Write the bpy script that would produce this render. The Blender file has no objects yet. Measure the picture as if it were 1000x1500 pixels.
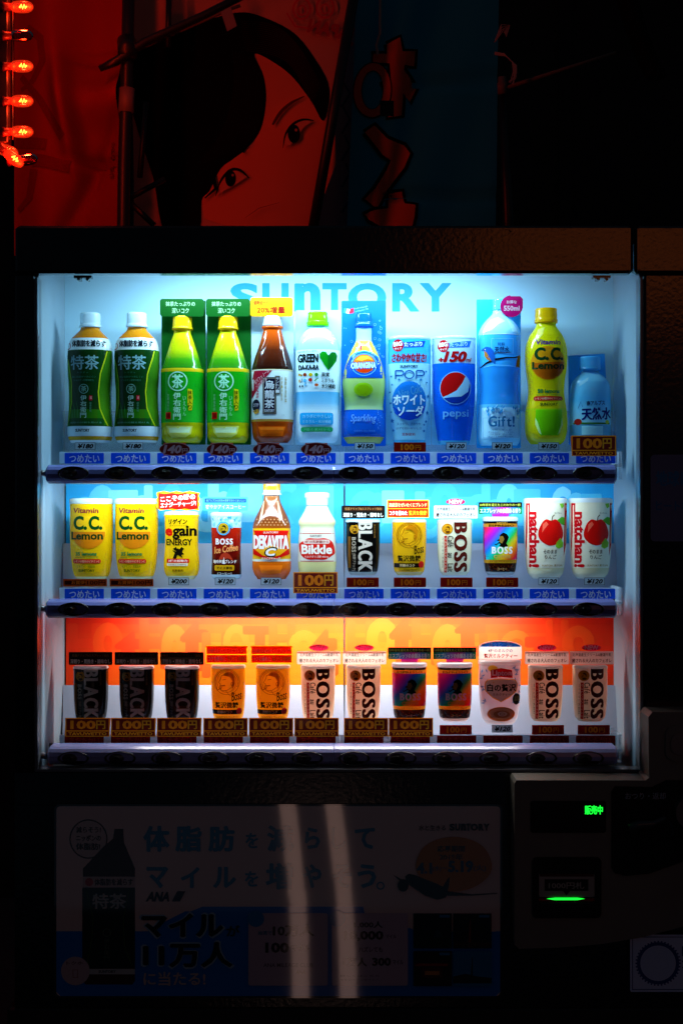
import bpy, math, random
from mathutils import Vector
from mathutils.geometry import tessellate_polygon
random.seed(7)
R = math.radians
sc = bpy.context.scene
COL = sc.collection
EYE = 1.30          # eye height: the display is looked at straight on
DIST = 2.0          # metres from the eye to the door of the machine

# ------------------------------------------------------------------ camera, world, lights, exposure
cd = bpy.data.cameras.new('camera'); cam = bpy.data.objects.new('camera', cd); COL.objects.link(cam)
cam.location = (0, -DIST, EYE); cam.rotation_euler = (R(90), 0, 0)
cd.sensor_fit = 'VERTICAL'; cd.sensor_height = 36; cd.lens = 48; cd.clip_start = .05; cd.clip_end = 300
sc.camera = cam
w = bpy.data.worlds.new('World'); sc.world = w; w.use_nodes = True
bg = w.node_tree.nodes['Background']
bg.inputs[0].default_value = (.32, .55, .86, 1); bg.inputs[1].default_value = .023
sc.view_settings.view_transform = 'Standard'; sc.view_settings.look = 'None'
sc.view_settings.exposure = 0; sc.view_settings.gamma = 1
sc.cycles.max_bounces = 10; sc.cycles.diffuse_bounces = 4; sc.cycles.transparent_max_bounces = 24
sc.cycles.caustics_reflective = False; sc.cycles.caustics_refractive = False
sc.cycles.sample_clamp_indirect = 3; sc.cycles.use_denoising = True

def wpt(px, py, dep):
    s = (DIST + dep) / 2000.0
    return Vector(((px - 500) * s, dep, EYE + (750 - py) * s))
def area(name, loc, rot, sx, sy, power, col):
    l = bpy.data.lights.new(name, 'AREA'); l.shape = 'RECTANGLE'; l.size = sx; l.size_y = sy
    l.energy = power; l.color = col
    o = bpy.data.objects.new(name, l); COL.objects.link(o); o.location = loc; o.rotation_euler = rot
    return o
COOL = (.50, .85, 1.0)
# tubes of the display: one above the window inside the door, one under each of the two upper button rails
area('top_tube_light', wpt(470, 391, .064), (R(16), 0, 0), .54, .020, 5.1, COOL)
area('upper_rail_tube_light', wpt(470, 702.5, .068), (R(26), 0, 0), .74, .016, 2.8, (.68,.90,1.0))
area('lower_rail_tube_light', wpt(478, 900, .156), (R(20), 0, 0), .62, .014, 2.5, (1.0, .91, .80))

# ------------------------------------------------------------------ materials
def lin(h):
    if not isinstance(h, str): return tuple(h)[:3]
    h = h.lstrip('#'); v = [int(h[i:i + 2], 16) / 255 for i in (0, 2, 4)]
    return tuple(c / 12.92 if c <= .04045 else ((c + .055) / 1.055) ** 2.4 for c in v)
def newmat(name):
    m = bpy.data.materials.new(name); m.use_nodes = True
    nt = m.node_tree; return m, nt, nt.nodes['Principled BSDF'], nt.nodes['Material Output']
def bump(nt, p, scale, strength, dist=.001, detail=4):
    tc = nt.nodes.new('ShaderNodeTexCoord'); n = nt.nodes.new('ShaderNodeTexNoise')
    n.inputs['Scale'].default_value = scale; n.inputs['Detail'].default_value = detail
    b = nt.nodes.new('ShaderNodeBump'); b.inputs['Strength'].default_value = strength; b.inputs['Distance'].default_value = dist
    nt.links.new(tc.outputs['Object'], n.inputs['Vector']); nt.links.new(n.outputs['Fac'], b.inputs['Height'])
    nt.links.new(b.outputs['Normal'], p.inputs['Normal']); return n, tc
def mat(name, col, rough=.5, metal=0, bmp=None, spec=.5, vary=.12):
    m, nt, p, out = newmat(name); c = lin(col)
    p.inputs['Roughness'].default_value = rough; p.inputs['Metallic'].default_value = metal
    p.inputs['Specular IOR Level'].default_value = spec
    tc = nt.nodes.new('ShaderNodeTexCoord'); n = nt.nodes.new('ShaderNodeTexNoise'); n.inputs['Scale'].default_value = 9
    n.inputs['Detail'].default_value = 6
    r = nt.nodes.new('ShaderNodeValToRGB')
    r.color_ramp.elements[0].color = (*[x * (1 - vary) for x in c], 1); r.color_ramp.elements[0].position = .3
    r.color_ramp.elements[1].color = (*[min(1, x * (1 + vary)) for x in c], 1); r.color_ramp.elements[1].position = .7
    nt.links.new(tc.outputs['Object'], n.inputs['Vector']); nt.links.new(n.outputs['Fac'], r.inputs[0]); nt.links.new(r.outputs[0], p.inputs['Base Color'])
    if bmp: bump(nt, p, *bmp)
    return m
def colmat(name, rough, trans, spec=.5, coat=0, crough=.08):
    """printed or moulded plastic: colour from the print itself, part of the light comes through"""
    m, nt, p, out = newmat(name)
    a = nt.nodes.new('ShaderNodeAttribute'); a.attribute_name = 'Col'
    nt.links.new(a.outputs['Color'], p.inputs['Base Color'])
    p.inputs['Roughness'].default_value = rough; p.inputs['Specular IOR Level'].default_value = spec
    p.inputs['Coat Weight'].default_value = coat; p.inputs['Coat Roughness'].default_value = crough
    if trans:
        t = nt.nodes.new('ShaderNodeBsdfTranslucent'); mx = nt.nodes.new('ShaderNodeMixShader'); mx.inputs[0].default_value = trans
        nt.links.new(a.outputs['Color'], t.inputs['Color'])
        nt.links.new(p.outputs[0], mx.inputs[1]); nt.links.new(t.outputs[0], mx.inputs[2]); nt.links.new(mx.outputs[0], out.inputs['Surface'])
    return m
def emit(name, col, strength):
    m, nt, p, out = newmat(name); c = lin(col)
    p.inputs['Base Color'].default_value = (*[x * .3 for x in c], 1)
    p.inputs['Emission Color'].default_value = (*c, 1); p.inputs['Emission Strength'].default_value = strength
    return m
def clear(name, tint, gloss, rough=.03):
    m, nt, p, out = newmat(name); nt.nodes.remove(p)
    t = nt.nodes.new('ShaderNodeBsdfTransparent'); t.inputs[0].default_value = (*tint, 1)
    g = nt.nodes.new('ShaderNodeBsdfGlossy'); g.inputs['Roughness'].default_value = rough
    f = nt.nodes.new('ShaderNodeFresnel'); f.inputs['IOR'].default_value = gloss
    mx = nt.nodes.new('ShaderNodeMixShader')
    nt.links.new(f.outputs[0], mx.inputs[0]); nt.links.new(t.outputs[0], mx.inputs[1]); nt.links.new(g.outputs[0], mx.inputs[2]); nt.links.new(mx.outputs[0], out.inputs['Surface'])
    return m
def frosted(name, tint, fac):
    m, nt, p, out = newmat(name)
    p.inputs['Base Color'].default_value = (*tint, 1); p.inputs['Roughness'].default_value = .2
    t = nt.nodes.new('ShaderNodeBsdfTransparent'); mx = nt.nodes.new('ShaderNodeMixShader'); mx.inputs[0].default_value = fac
    nt.links.new(p.outputs[0], mx.inputs[1]); nt.links.new(t.outputs[0], mx.inputs[2]); nt.links.new(mx.outputs[0], out.inputs['Surface'])
    return m
M = {}
M['shell'] = colmat('moulded_display_plastic', .16, .50, .32, .5)
M['print'] = colmat('printed_film', .22, .55, .25, .25)
M['card'] = colmat('printed_card', .35, .50, .2)
M['paint'] = colmat('printed_panel', .55, 0, .25)
M['poster'] = colmat('poster_under_acrylic', .6, 0, .1, 1.0, .035)
M['cloth'] = colmat('banner_cloth', .9, .25, .1)
nt = M['poster'].node_tree; nt.nodes['Principled BSDF'].inputs['Coat IOR'].default_value = 2.0; q = nt.nodes.new('ShaderNodeMix'); q.data_type = 'RGBA'; q.blend_type = 'MULTIPLY'; q.inputs[0].default_value = 1; q.inputs[7].default_value = (.95, .97, 1, 1)   # slight even darkening and cool tint put into the print colours
at_ = [n for n in nt.nodes if n.type == 'ATTRIBUTE'][0]; nt.links.new(at_.outputs['Color'], q.inputs[6]); nt.links.new(q.outputs[2], nt.nodes['Principled BSDF'].inputs['Base Color'])
M['led'] = emit('green_led', '#16ff3a', 1.6)
M['black'] = mat('black_painted_steel', (.003, .0032, .005), .15, 0, (150, .22, .0010, 3), .5)
M['black_side'] = mat('dark_cabinet_steel', (.008, .008, .011), .45, 0, (120, .2, .001, 3))
M['white_box'] = mat('white_display_liner', (.23, .31, .38), .5, vary=.05)
M['frame_edge'] = mat('grey_window_moulding', (.10, .12, .15), .3, vary=.08)
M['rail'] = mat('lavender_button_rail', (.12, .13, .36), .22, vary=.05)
M['rail_lit'] = mat('lit_lavender_button_rail', (.32, .35, .72), .25, vary=.05)  # same rail plastic; the bottom rail's brighter light is put into the colour
M['well'] = mat('button_well_black', (.006, .006, .008), .25)
M['button'] = mat('smoked_button', (.030, .026, .028), .2)
M['strip'] = frosted('clear_acrylic_step', (.75, .85, .95), .72)
M['guard'] = mat('white_lower_guard', (.33, .39, .52), .5, vary=.04)
M['glass'] = clear('window_pane', (.97, .985, 1), 1.2)
M['beige'] = mat('greige_coin_panel', (.17, .155, .13), .5, 0, (90, .1, .0006, 2))
M['gloss_black'] = mat('gloss_black_plastic', (.006, .006, .007), .18)
M['chrome'] = mat('dull_steel', (.25, .25, .26), .35, 1)
M['tube'] = emit('fluorescent_tube_glass', (.75, .93, 1.0), 5)
M['pole'] = mat('black_pole', (.006, .006, .007), .4)
M['wood'] = mat('bamboo_stick', (.12, .07, .04), .6)
M['cord'] = mat('pale_cord', (.35, .30, .27), .8)
M['wall'] = mat('dark_plaster_wall', (.010, .009, .010), .9, 0, (12, .3, .01, 6))
M['ground'] = mat('asphalt', (.045, .045, .048), .85, 0, (60, .5, .004, 6))

# ------------------------------------------------------------------ mesh helpers
def link(o, parent=None):
    COL.objects.link(o)
    if parent is not None: o.parent = parent
    return o
def mesh_obj(name, verts, faces, m, parent=None, cols=None, smooth=False, loc=None):
    me = bpy.data.meshes.new(name); me.from_pydata(verts, [], faces); me.materials.append(m)
    if cols is not None:
        a = me.color_attributes.new('Col', 'FLOAT_COLOR', 'CORNER'); buf = []
        for p_, c in zip(me.polygons, cols): buf.extend((c[0], c[1], c[2], 1.0) * p_.loop_total)
        a.data.foreach_set('color', buf)
    if smooth: me.polygons.foreach_set('use_smooth', [True] * len(me.polygons))
    me.update(); o = bpy.data.objects.new(name, me)
    if loc is not None: o.location = loc
    return link(o, parent)
def empty(name, loc, label, cat, group=None):
    o = bpy.data.objects.new(name, None); o.empty_display_size = .05; link(o); o.location = loc
    return tag(o, label, cat, group)
def tag(o, label=None, cat=None, group=None, kind=None):
    if label: o['label'] = label
    if cat: o['category'] = cat
    if group: o['group'] = group
    if kind: o['kind'] = kind
    return o
class G:
    def __init__(s): s.v = []; s.f = []; s.c = []
    def add(s, v, f, c=None):
        b = len(s.v); s.v += [tuple(x) for x in v]; s.f += [tuple(i + b for i in q) for q in f]; s.c += [c or (1, 1, 1)] * len(f)
        return s
    def box(s, x0, x1, y0, y1, z0, z1, c=None, bev=0):
        if bev:
            b = bev; v = []
            for (z, i) in ((z0, b), (z0 + b, 0), (z1 - b, 0), (z1, b)):
                v += [(x0 + i + b, y0 + i, z), (x1 - i - b, y0 + i, z), (x1 - i, y0 + i + b, z), (x1 - i, y1 - i - b, z), (x1 - i - b, y1 - i, z), (x0 + i + b, y1 - i, z), (x0 + i, y1 - i - b, z), (x0 + i, y0 + i + b, z)]
            f = [tuple(range(7, -1, -1)), tuple(range(24, 32))]
            for k in range(3):
                for j in range(8): f.append((k * 8 + j, k * 8 + (j + 1) % 8, k * 8 + 8 + (j + 1) % 8, k * 8 + 8 + j))
            return s.add(v, f, c)
        v = [(x0, y0, z0), (x1, y0, z0), (x1, y1, z0), (x0, y1, z0), (x0, y0, z1), (x1, y0, z1), (x1, y1, z1), (x0, y1, z1)]
        return s.add(v, [(0, 3, 2, 1), (4, 5, 6, 7), (0, 1, 5, 4), (1, 2, 6, 5), (2, 3, 7, 6), (3, 0, 4, 7)], c)
    def tube(s, pts, rad, n=10, c=None):
        pts = [Vector(p) for p in pts]; rs = rad if isinstance(rad, (list, tuple)) else [rad] * len(pts); v = []
        for i, p in enumerate(pts):
            d = (pts[min(i + 1, len(pts) - 1)] - pts[max(i - 1, 0)]).normalized()
            u = d.cross(Vector((0, 1, 0)) if abs(d.y) < .9 else Vector((1, 0, 0))).normalized(); q = d.cross(u)
            for k in range(n):
                a = 2 * math.pi * k / n; v.append(p + (u * math.cos(a) + q * math.sin(a)) * rs[i])
        f = [tuple(range(n)), tuple(range(len(v) - 1, len(v) - n - 1, -1))]
        for i in range(len(pts) - 1):
            for k in range(n): f.append((i * n + k, i * n + n + k, i * n + n + (k + 1) % n, i * n + (k + 1) % n))
        return s.add(v, f, c)
    def extr(s, poly, y0, y1, c=None, back=True):   # poly in (x,z), CCW seen from -y ; front at y0
        n = len(poly); v = [(x, y0, z) for x, z in poly] + [(x, y1, z) for x, z in poly]
        tri = tessellate_polygon([[Vector((x, z, 0)) for x, z in poly]])
        f = [tuple(t) for t in tri] + ([tuple(i + n for i in reversed(t)) for t in tri] if back else [])
        for i in range(n): f.append((i, (i + 1) % n, n + (i + 1) % n, n + i))
        return s.add(v, f, c)
    def out(s, name, m, parent=None, loc=None, smooth=False, col=False):
        return mesh_obj(name, s.v, s.f, m, parent, s.c if col else None, smooth, loc)
def rrect(x0, y0, x1, y1, r, n=5):
    r = min(r, (x1 - x0) / 2, (y1 - y0) / 2); o = []
    for cx, cy, a0 in ((x1 - r, y0 + r, -90), (x1 - r, y1 - r, 0), (x0 + r, y1 - r, 90), (x0 + r, y0 + r, 180)):
        for k in range(n + 1):
            a = R(a0 + 90 * k / n); o.append((cx + r * math.cos(a), cy + r * math.sin(a)))
    return o
def pxpoly(pts, dep):
    return [(wpt(x, y, dep).x, wpt(x, y, dep).z) for x, y in pts]

# ------------------------------------------------------------------ lettering
_tc = bpy.data.curves.new('lettering_source', 'FONT'); _to = bpy.data.objects.new('lettering_source', _tc)
_cache = {}
def glyphs(s, off=0.0, shear=0.0, res=2):
    k = (s, off, shear, res)
    if k not in _cache:
        _tc.body = s; _tc.offset = off; _tc.shear = shear; _tc.resolution_u = res
        if _to.name not in COL.objects: COL.objects.link(_to)
        bpy.context.view_layer.update()
        e = _to.evaluated_get(bpy.context.evaluated_depsgraph_get()); me = e.to_mesh()
        v = [(p.co.x, p.co.y) for p in me.vertices]; f = [tuple(p.vertices) for p in me.polygons]; e.to_mesh_clear()
        COL.objects.unlink(_to)
        if not v: v = [(0, 0), (1, 0), (0, 1)]
        xs = [a for a, b in v]; ys = [b for a, b in v]
        _cache[k] = (v, f, min(xs), min(ys), max(xs), max(ys))
    return _cache[k]
SERIF = {'B': 'LT LB', 'L': 'LT LB', 'A': 'LB RB', 'K': 'LT LB RT RB', 'E': 'LT LB', 'N': 'LT RB LB', 'W': 'LT RT', 'F': 'LT LB', 'R': 'LT LB RB', 'i': 'CB', 'f': 'LB', 'P': 'LT LB', 'D': 'LT LB', 'T': 'CB', 'V': 'LT RT', 'I': 'CT CB', 'a': 'RB', 'u': 'LT RT', 't': 'CB', 'n': 'LB RB', 'p': 'LB'}

def sm(pts, closed=True, k=5):
    n = len(pts); o = []
    for i in range(n if closed else n - 1):
        a, b, c, d = [pts[(i + j) % n] if closed else pts[max(0, min(n - 1, i + j))] for j in (-1, 0, 1, 2)]
        for q in range(k):
            t = q / k; o.append(tuple(.5 * (2 * b[m] + (c[m] - a[m]) * t + (2 * a[m] - 5 * b[m] + 4 * c[m] - d[m]) * t * t + (3 * b[m] - a[m] - 3 * c[m] + d[m]) * t ** 3) for m in (0, 1)))
    if not closed: o.append(pts[-1])
    return o
class Print:
    """flat artwork measured in photo pixels, laid on a surface by fn(px,py,layer)->xyz"""
    def __init__(s, fn, grid=None, eps=.00003):
        s.fn = fn; s.grid = grid; s.L = 1; s.eps = eps; s.v = []; s.f = []; s.c = []
    def _put(s, pts, col, lay):
        b = len(s.v); s.v += [tuple(s.fn(x, y, lay * s.eps)) for x, y in pts]; s.f.append(tuple(range(b, b + len(pts)))); s.c.append(col)
    def _cut(s, poly, ax, step):
        lo = min(p[ax] for p in poly); hi = max(p[ax] for p in poly)
        k0 = math.floor(lo / step); k1 = math.floor((hi - 1e-6) / step)
        if k1 <= k0: return [poly]
        out = []; rest = poly
        for k in range(k0 + 1, k1 + 1):
            c = k * step; A = []; B = []
            for i in range(len(rest)):
                p, q = rest[i], rest[(i + 1) % len(rest)]
                if p[ax] <= c: A.append(p)
                if p[ax] >= c: B.append(p)
                if (p[ax] < c < q[ax]) or (q[ax] < c < p[ax]):
                    t = (c - p[ax]) / (q[ax] - p[ax]); z = (p[0] + t * (q[0] - p[0]), p[1] + t * (q[1] - p[1])); A.append(z); B.append(z)
            if len(A) >= 3: out.append(A)
            rest = B
            if len(rest) < 3: return out
        out.append(rest); return out
    def convex(s, poly, col, lay):
        if not s.grid: s._put(poly, col, lay); return
        for a in s._cut(poly, 0, s.grid[0]):
            for b in s._cut(a, 1, s.grid[1]): s._put(b, col, lay)
    def poly(s, pts, col, keep=False):
        col = lin(col)
        for t in tessellate_polygon([[Vector((x, y, 0)) for x, y in pts]]): s.convex([pts[i] for i in t], col, s.L)
        if not keep: s.L += 1
        return s
    def rect(s, x0, y0, x1, y1, col, r=0):
        if r: return s.poly(rrect(x0, y0, x1, y1, r), col)
        s.convex([(x0, y0), (x1, y0), (x1, y1), (x0, y1)], lin(col), s.L); s.L += 1; return s
    def ell(s, cx, cy, rx, ry, col, n=28, a0=0):
        s.convex([(cx + rx * math.cos(2 * math.pi * k / n + a0), cy + ry * math.sin(2 * math.pi * k / n + a0)) for k in range(n)], lin(col), s.L); s.L += 1; return s
    def ring(s, cx, cy, rx, ry, w_, col, n=32):
        c = lin(col)
        for k in range(n):
            a, b = 2 * math.pi * k / n, 2 * math.pi * (k + 1) / n
            s.convex([(cx + rx * math.cos(a), cy + ry * math.sin(a)), (cx + rx * math.cos(b), cy + ry * math.sin(b)), (cx + (rx - w_) * math.cos(b), cy + (ry - w_) * math.sin(b)), (cx + (rx - w_) * math.cos(a), cy + (ry - w_) * math.sin(a))], c, s.L)
        s.L += 1; return s
    def line(s, pts, w_, col):
        c = lin(col); w0 = w_ if isinstance(w_, (list, tuple)) else [w_] * len(pts); L_, Rr = [], []
        for i, p in enumerate(pts):
            a = pts[max(0, i - 1)]; b = pts[min(len(pts) - 1, i + 1)]; dx, dy = b[0] - a[0], b[1] - a[1]; d = math.hypot(dx, dy) or 1
            nx, ny = -dy / d * w0[i] / 2, dx / d * w0[i] / 2; L_.append((p[0] + nx, p[1] + ny)); Rr.append((p[0] - nx, p[1] - ny))
        for i in range(len(pts) - 1): s.convex([L_[i], L_[i + 1], Rr[i + 1], Rr[i]], c, s.L)
        s.L += 1; return s
    def frame(s, x0, y0, x1, y1, w_, col):
        s.line([(x0, y0 + w_ / 2), (x1, y0 + w_ / 2)], w_, col); s.L -= 1; s.line([(x0, y1 - w_ / 2), (x1, y1 - w_ / 2)], w_, col)
        s.line([(x0 + w_ / 2, y0), (x0 + w_ / 2, y1)], w_, col); s.L -= 1; return s.line([(x1 - w_ / 2, y0), (x1 - w_ / 2, y1)], w_, col)
    def text(s, t, x0, y0, x1, y1, col, b=0, hb=0, shear=0, rot=0, ang=0, flip=False, res=2, off=None):
        """fit string t in the box; b bold, hb horizontal weight, rot 90 = reads downwards, ang tilts in degrees"""
        latin = all(ord(c) < 256 for c in t)
        o = off if off is not None else ((.022 if latin else .010) * min(b, 1.4))
        v, f, a0, b0, a1, b1 = glyphs(t, o, shear, res)
        c = lin(col); bw, bh = (x1 - x0, y1 - y0) if not rot else (y1 - y0, x1 - x0)
        kx = bw / (a1 - a0); ky = bh / (b1 - b0); cx, cy = (x0 + x1) / 2, (y0 + y1) / 2
        em = ky; sh = [(0, 0)]
        if b: d = (.010 if latin else .016) * b * em; sh = [(-d, 0), (d, 0), (0, d * .7), (0, -d * .7)]
        if hb: d = hb * em; sh = [(-d, 0), (-d / 3, 0), (d / 3, 0), (d, 0)]
        ca, sa = math.cos(R(ang)), math.sin(R(ang))
        for i, (sx, sy) in enumerate(sh):
            for q in f:
                P = []
                for k in q:
                    x = (v[k][0] - (a0 + a1) / 2) * kx + sx; y = -(v[k][1] - (b0 + b1) / 2) * ky + sy
                    if flip: x = -x
                    if rot == 90: x, y = -y, x
                    if rot == -90: x, y = y, -x
                    if ang: x, y = x * ca + y * sa, -x * sa + y * ca
                    P.append((cx + x, cy + y))
                s.convex(P, c, s.L + i * .17)
        s.L += 1; return s
    def col_text(s, t, cx, y0, y1, wd, col, b=0):
        h = (y1 - y0) / len(t)
        for i, ch in enumerate(t): s.text(ch, cx - wd / 2, y0 + i * h + h * .06, cx + wd / 2, y0 + (i + 1) * h - h * .06, col, b); s.L -= 1
        s.L += 1; return s
    def serif(s, t, x0, y0, x1, y1, col, hb=.05, rot=0, gap=.12, sw=.10):
        """display serif: heavy uprights, thin cross strokes, slab feet"""
        ws = []; 
        for ch in t:
            g = glyphs(ch, .01, 0, 3); ws.append(g[4] - g[2] + 2 * hb)
        tot = sum(ws) + gap * (len(t) - 1) * .8; L_ = (x1 - x0) if not rot else (y1 - y0); H = (y1 - y0) if not rot else (x1 - x0); k = L_ / tot; u = 0
        capH = glyphs('H', .01, 0, 3)[5]
        def T(a, bb):      # a along, bb down from top
            if rot == 90: return (x1 - bb, y0 + a)
            return (x0 + a, y0 + bb)
        c = lin(col)
        for ch, wd in zip(t, ws):
            v, f, a0, b0, a1, b1 = glyphs(ch, .01, 0, 3); ky = H / capH
            for i, sx in enumerate((-hb, -hb / 3, hb / 3, hb)):
                for q in f: s.convex([T((u + hb + sx + v[j][0] - a0) * k, (capH - v[j][1]) * ky) for j in q], c, s.L + i * .17)
            lo, hi = u * k, (u + wd) * k; st = sw * k
            for code in SERIF.get(ch, '').split():
                xx = {'L': lo + (hb + .04) * k, 'R': hi - (hb + .04) * k, 'C': (lo + hi) / 2}[code[0]]
                yy = (H - b1 * ky, H - b1 * ky + H * .05) if code[1] == 'T' else (H * .95, H)
                A, B, C_, D = T(xx - st * 1.35, yy[0]), T(xx + st * 1.35, yy[0]), T(xx + st * 1.35, yy[1]), T(xx - st * 1.35, yy[1])
                s.convex([A, B, C_, D], c, s.L + .8)
            u += wd + gap * .8
        s.L += 1; return s
    def star(s, cx, cy, r, col, n=5, k=.42, a0=-90):
        return s.poly([(cx + (r if i % 2 == 0 else r * k) * math.cos(R(a0 + 180 * i / n)), cy + (r if i % 2 == 0 else r * k) * math.sin(R(a0 + 180 * i / n))) for i in range(2 * n)], col)
    def out(s, name, m, parent=None): return mesh_obj(name, s.v, s.f, m, parent, s.c)
def flat(dep): return lambda x, y, l: wpt(x, y, dep) - Vector((0, l, 0))
def slope(ya, da, yb, db):
    def fn(x, y, l):
        t = (y - ya) / (yb - ya); return wpt(x, y, da + (db - da) * t) - Vector((0, l, 0))
    return fn

# ------------------------------------------------------------------ ground and the wall far behind
g = G(); g.add([(-60, -60, 0), (60, -60, 0), (60, 60, 0), (-60, 60, 0)], [(0, 1, 2, 3)]); tag(g.out('ground', M['ground']), kind='structure')
bw = empty('building_wall', (0, 2.6, 0), 'dark plastered building wall in the gloom behind the banners', 'wall')
g = G(); g.box(-4, 4, 0, .3, 0, 5); g.out('wall_face', M['wall'], bw)
for i in range(-5, 6):
    g = G(); g.box(i * .75 - .02, i * .75 + .02, -.02, -.002, 0, 4.98); g.out('batten', M['wall'], bw)

# ------------------------------------------------------------------ THE VENDING MACHINE
VM = empty('vending_machine', (0, 0, 0), 'black drinks vending machine with a lit window of three shelves', 'vending machine')
X0, X1 = wpt(22, 0, 0).x, .575
ZT = wpt(0, 330, 0).z; ZW1 = wpt(0, 402, 0).z; ZW0 = wpt(0, 1131, 0).z
WX0, WX1 = -.449, .441
g = G(); g.box(X0, X1, .245, .74, .06, ZT - .004, bev=.006); g.box(X0, WX0 - .012, .02, .244, .06, ZT - .008); g.box(WX1 + .012, X1, .02, .244, .06, ZT - .008)
g.box(WX0 - .010, WX1 + .010, .0245, .243, .06, ZW0 - .03); g.out('cabinet', M['black_side'], VM)
# door frame: four pieces butted together round the window
seam = wpt(928, 0, 0).x
g = G(); g.box(X0, seam - .001, 0, .024, ZW1 + .002, ZT, bev=.004); g.out('door_top_panel', M['black'], VM)
g = G(); g.box(seam + .001, X1, .001, .024, ZW1 + .002, ZT, bev=.004); g.out('door_corner_panel', M['black'], VM)
g = G(); g.box(X0, WX0 - .002, 0, .024, ZW0 - .0005, ZW1 + .001, bev=.003); g.out('door_side_panel', M['black'], VM)
g = G(); g.box(WX1 + .002, X1, 0, .024, ZW0 - .0005, ZW1 + .001, bev=.003); g.out('door_side_panel', M['black'], VM)
# sloping apron under the window, then the lower door
def sheet(x0, y0, x1, y1, d0, d1, thick=.02):
    a, b, c, d = wpt(x0, y0, d0), wpt(x1, y0, d0), wpt(x1, y1, d1), wpt(x0, y1, d1); t = Vector((0, thick, 0))
    gg = G(); gg.add([d, c, b, a, d + t, c + t, b + t, a + t], [(0, 1, 2, 3), (7, 6, 5, 4), (0, 4, 5, 1), (1, 5, 6, 2), (2, 6, 7, 3), (3, 7, 4, 0)]); return gg
sheet(22, 1132, 1075, 1179, 0, -.0057).out('door_apron', M['black'], VM)
sheet(22, 1180, 1085, 1475, -.0105, -.048, .03).out('lower_door', M['black'], VM)
g = G(); g.box(X0, X1, -.048, .02, .50, wpt(0, 1476, -.048).z, bev=.004); g.box(X0, -.36, -.046, .02, .10, .499); g.box(.36, X1, -.046, .02, .10, .499); g.box(-.359, .359, -.046, .02, .10, .24)
g.out('base_panel', M['black_side'], VM)
g = G(); g.box(-.355, .355, -.038, -.030, .245, .495, bev=.002); fl = g.out('dispensing_flap', M['gloss_black'], VM)
for fx in (-.4, .45):
    g = G(); g.box(fx - .05, fx + .05, .1, .6, 0, .06); g.out('foot', M['black_side'], VM)
# window moulding (grey edge) and inner liner
g = G()
e = .0035
g.box(WX0, WX0 + e, .002, .03, ZW0 + e, ZW1 - e); g.box(WX1 - e, WX1, .002, .03, ZW0 + e, ZW1 - e)
g.box(WX0, WX1, .002, .03, ZW0, ZW0 + e)
g.out('window_moulding', M['frame_edge'], VM)
ZC = wpt(0, 372, .1).z
g = G(); g.box(WX0 - .008, WX0 - .0005, .0305, .232, ZW0 - .02, ZC); g.out('liner_side', M['white_box'], VM)
g = G(); g.box(WX1 + .0005, WX1 + .008, .0305, .232, ZW0 - .02, ZC); g.out('liner_side', M['white_box'], VM)
g = G(); g.box(WX0 - .008, WX1 + .008, .2325, .24, ZW0 - .02, ZC + .002); g.out('liner_back', M['white_box'], VM)
g = G(); g.box(WX0 - .008, WX1 + .008, .0305, .232, ZC + .0005, ZC + .008); g.out('liner_top', M['white_box'], VM)
g = G(); g.box(WX0, WX1, .031, .23, ZW0 - .02, ZW0 - .012); g.out('liner_floor', M['black_side'], VM)
# corner clips at the top of the window
for x in (122, 880):
    c = wpt(x, 406, .012); g = G(); g.box(c.x - .013, c.x + .013, .008, .02, c.z - .0018, c.z + .002); g.box(c.x - .008, c.x - .003, .006, .022, c.z - .005, c.z - .002); g.tube([(c.x + .007, .006, c.z - .004), (c.x + .007, .02, c.z - .004)], .0022)
    g.out('corner_clip', M['gloss_black'], VM)
# lamps behind
for (px, py, dep, half, nm) in ((470, 378, .066, .30, 'top'), (470, 692, .070, .33, 'r1'), (478, 889, .160, .30, 'r2')):
    c = wpt(px, py, dep); g = G(); g.tube([c - Vector((half, 0, 0)), c + Vector((half, 0, 0))], .0075, 12); g.out('fluorescent_tube', M['tube'], VM, smooth=True)

# back boards of the shelves
def backboard(y0, y1, dep): return (95, y0, 905, y1, dep)
DB = .222
p = Print(flat(DB), None)
def letters_suntory(p, x0, x1, y0, y1, col, k=1.0, b=1.2):
    rel = [('S', 0, .125), ('U', .145, .262), ('n', .292, .405), ('T', .418, .525), ('O', .535, .705), ('R', .735, .855), ('Y', .86, 1.0)]
    for ch, a, c in rel: p.text(ch, x0 + a * (x1 - x0), y0, x0 + c * (x1 - x0), y1, col, b, res=5, off=.035)
    return p
p.rect(52, 372, 948, 712, (.37, .57, .70))
letters_suntory(p, 338, 660, 415, 456, '#0c84bc')
p.out('back_board', M['paint'], VM)
# cold board: printed cyan with paler overlapping letters
def ramp_rects(p, x0, x1, y0, y1, stops, n=27, m=6, stops2=None):
    def ev(st, t):
        for (a, ca), (b_, cb) in zip(st, st[1:]):
            if t <= b_: u = (t - a) / (b_ - a); return tuple(ca[i] + (cb[i] - ca[i]) * u for i in range(3))
        return st[-1][1]
    st = [(a, lin(c)) for a, c in stops]; s2 = [(a, lin(c)) for a, c in stops2] if stops2 else None
    for i in range(n):
        for j in range(m):
            c = ev(st, (i + .5) / n)
            if s2: c2 = ev(s2, (i + .5) / n); t = (j + .5) / m; c = tuple(c[q] * (1 - t) + c2[q] * t for q in range(3))
            p.convex([(x0 + (x1 - x0) * i / n, y0 + (y1 - y0) * j / m), (x0 + (x1 - x0) * (i + 1) / n, y0 + (y1 - y0) * j / m), (x0 + (x1 - x0) * (i + 1) / n, y0 + (y1 - y0) * (j + 1) / m), (x0 + (x1 - x0) * i / n, y0 + (y1 - y0) * (j + 1) / m)], c, p.L)
    p.L += 1
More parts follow.
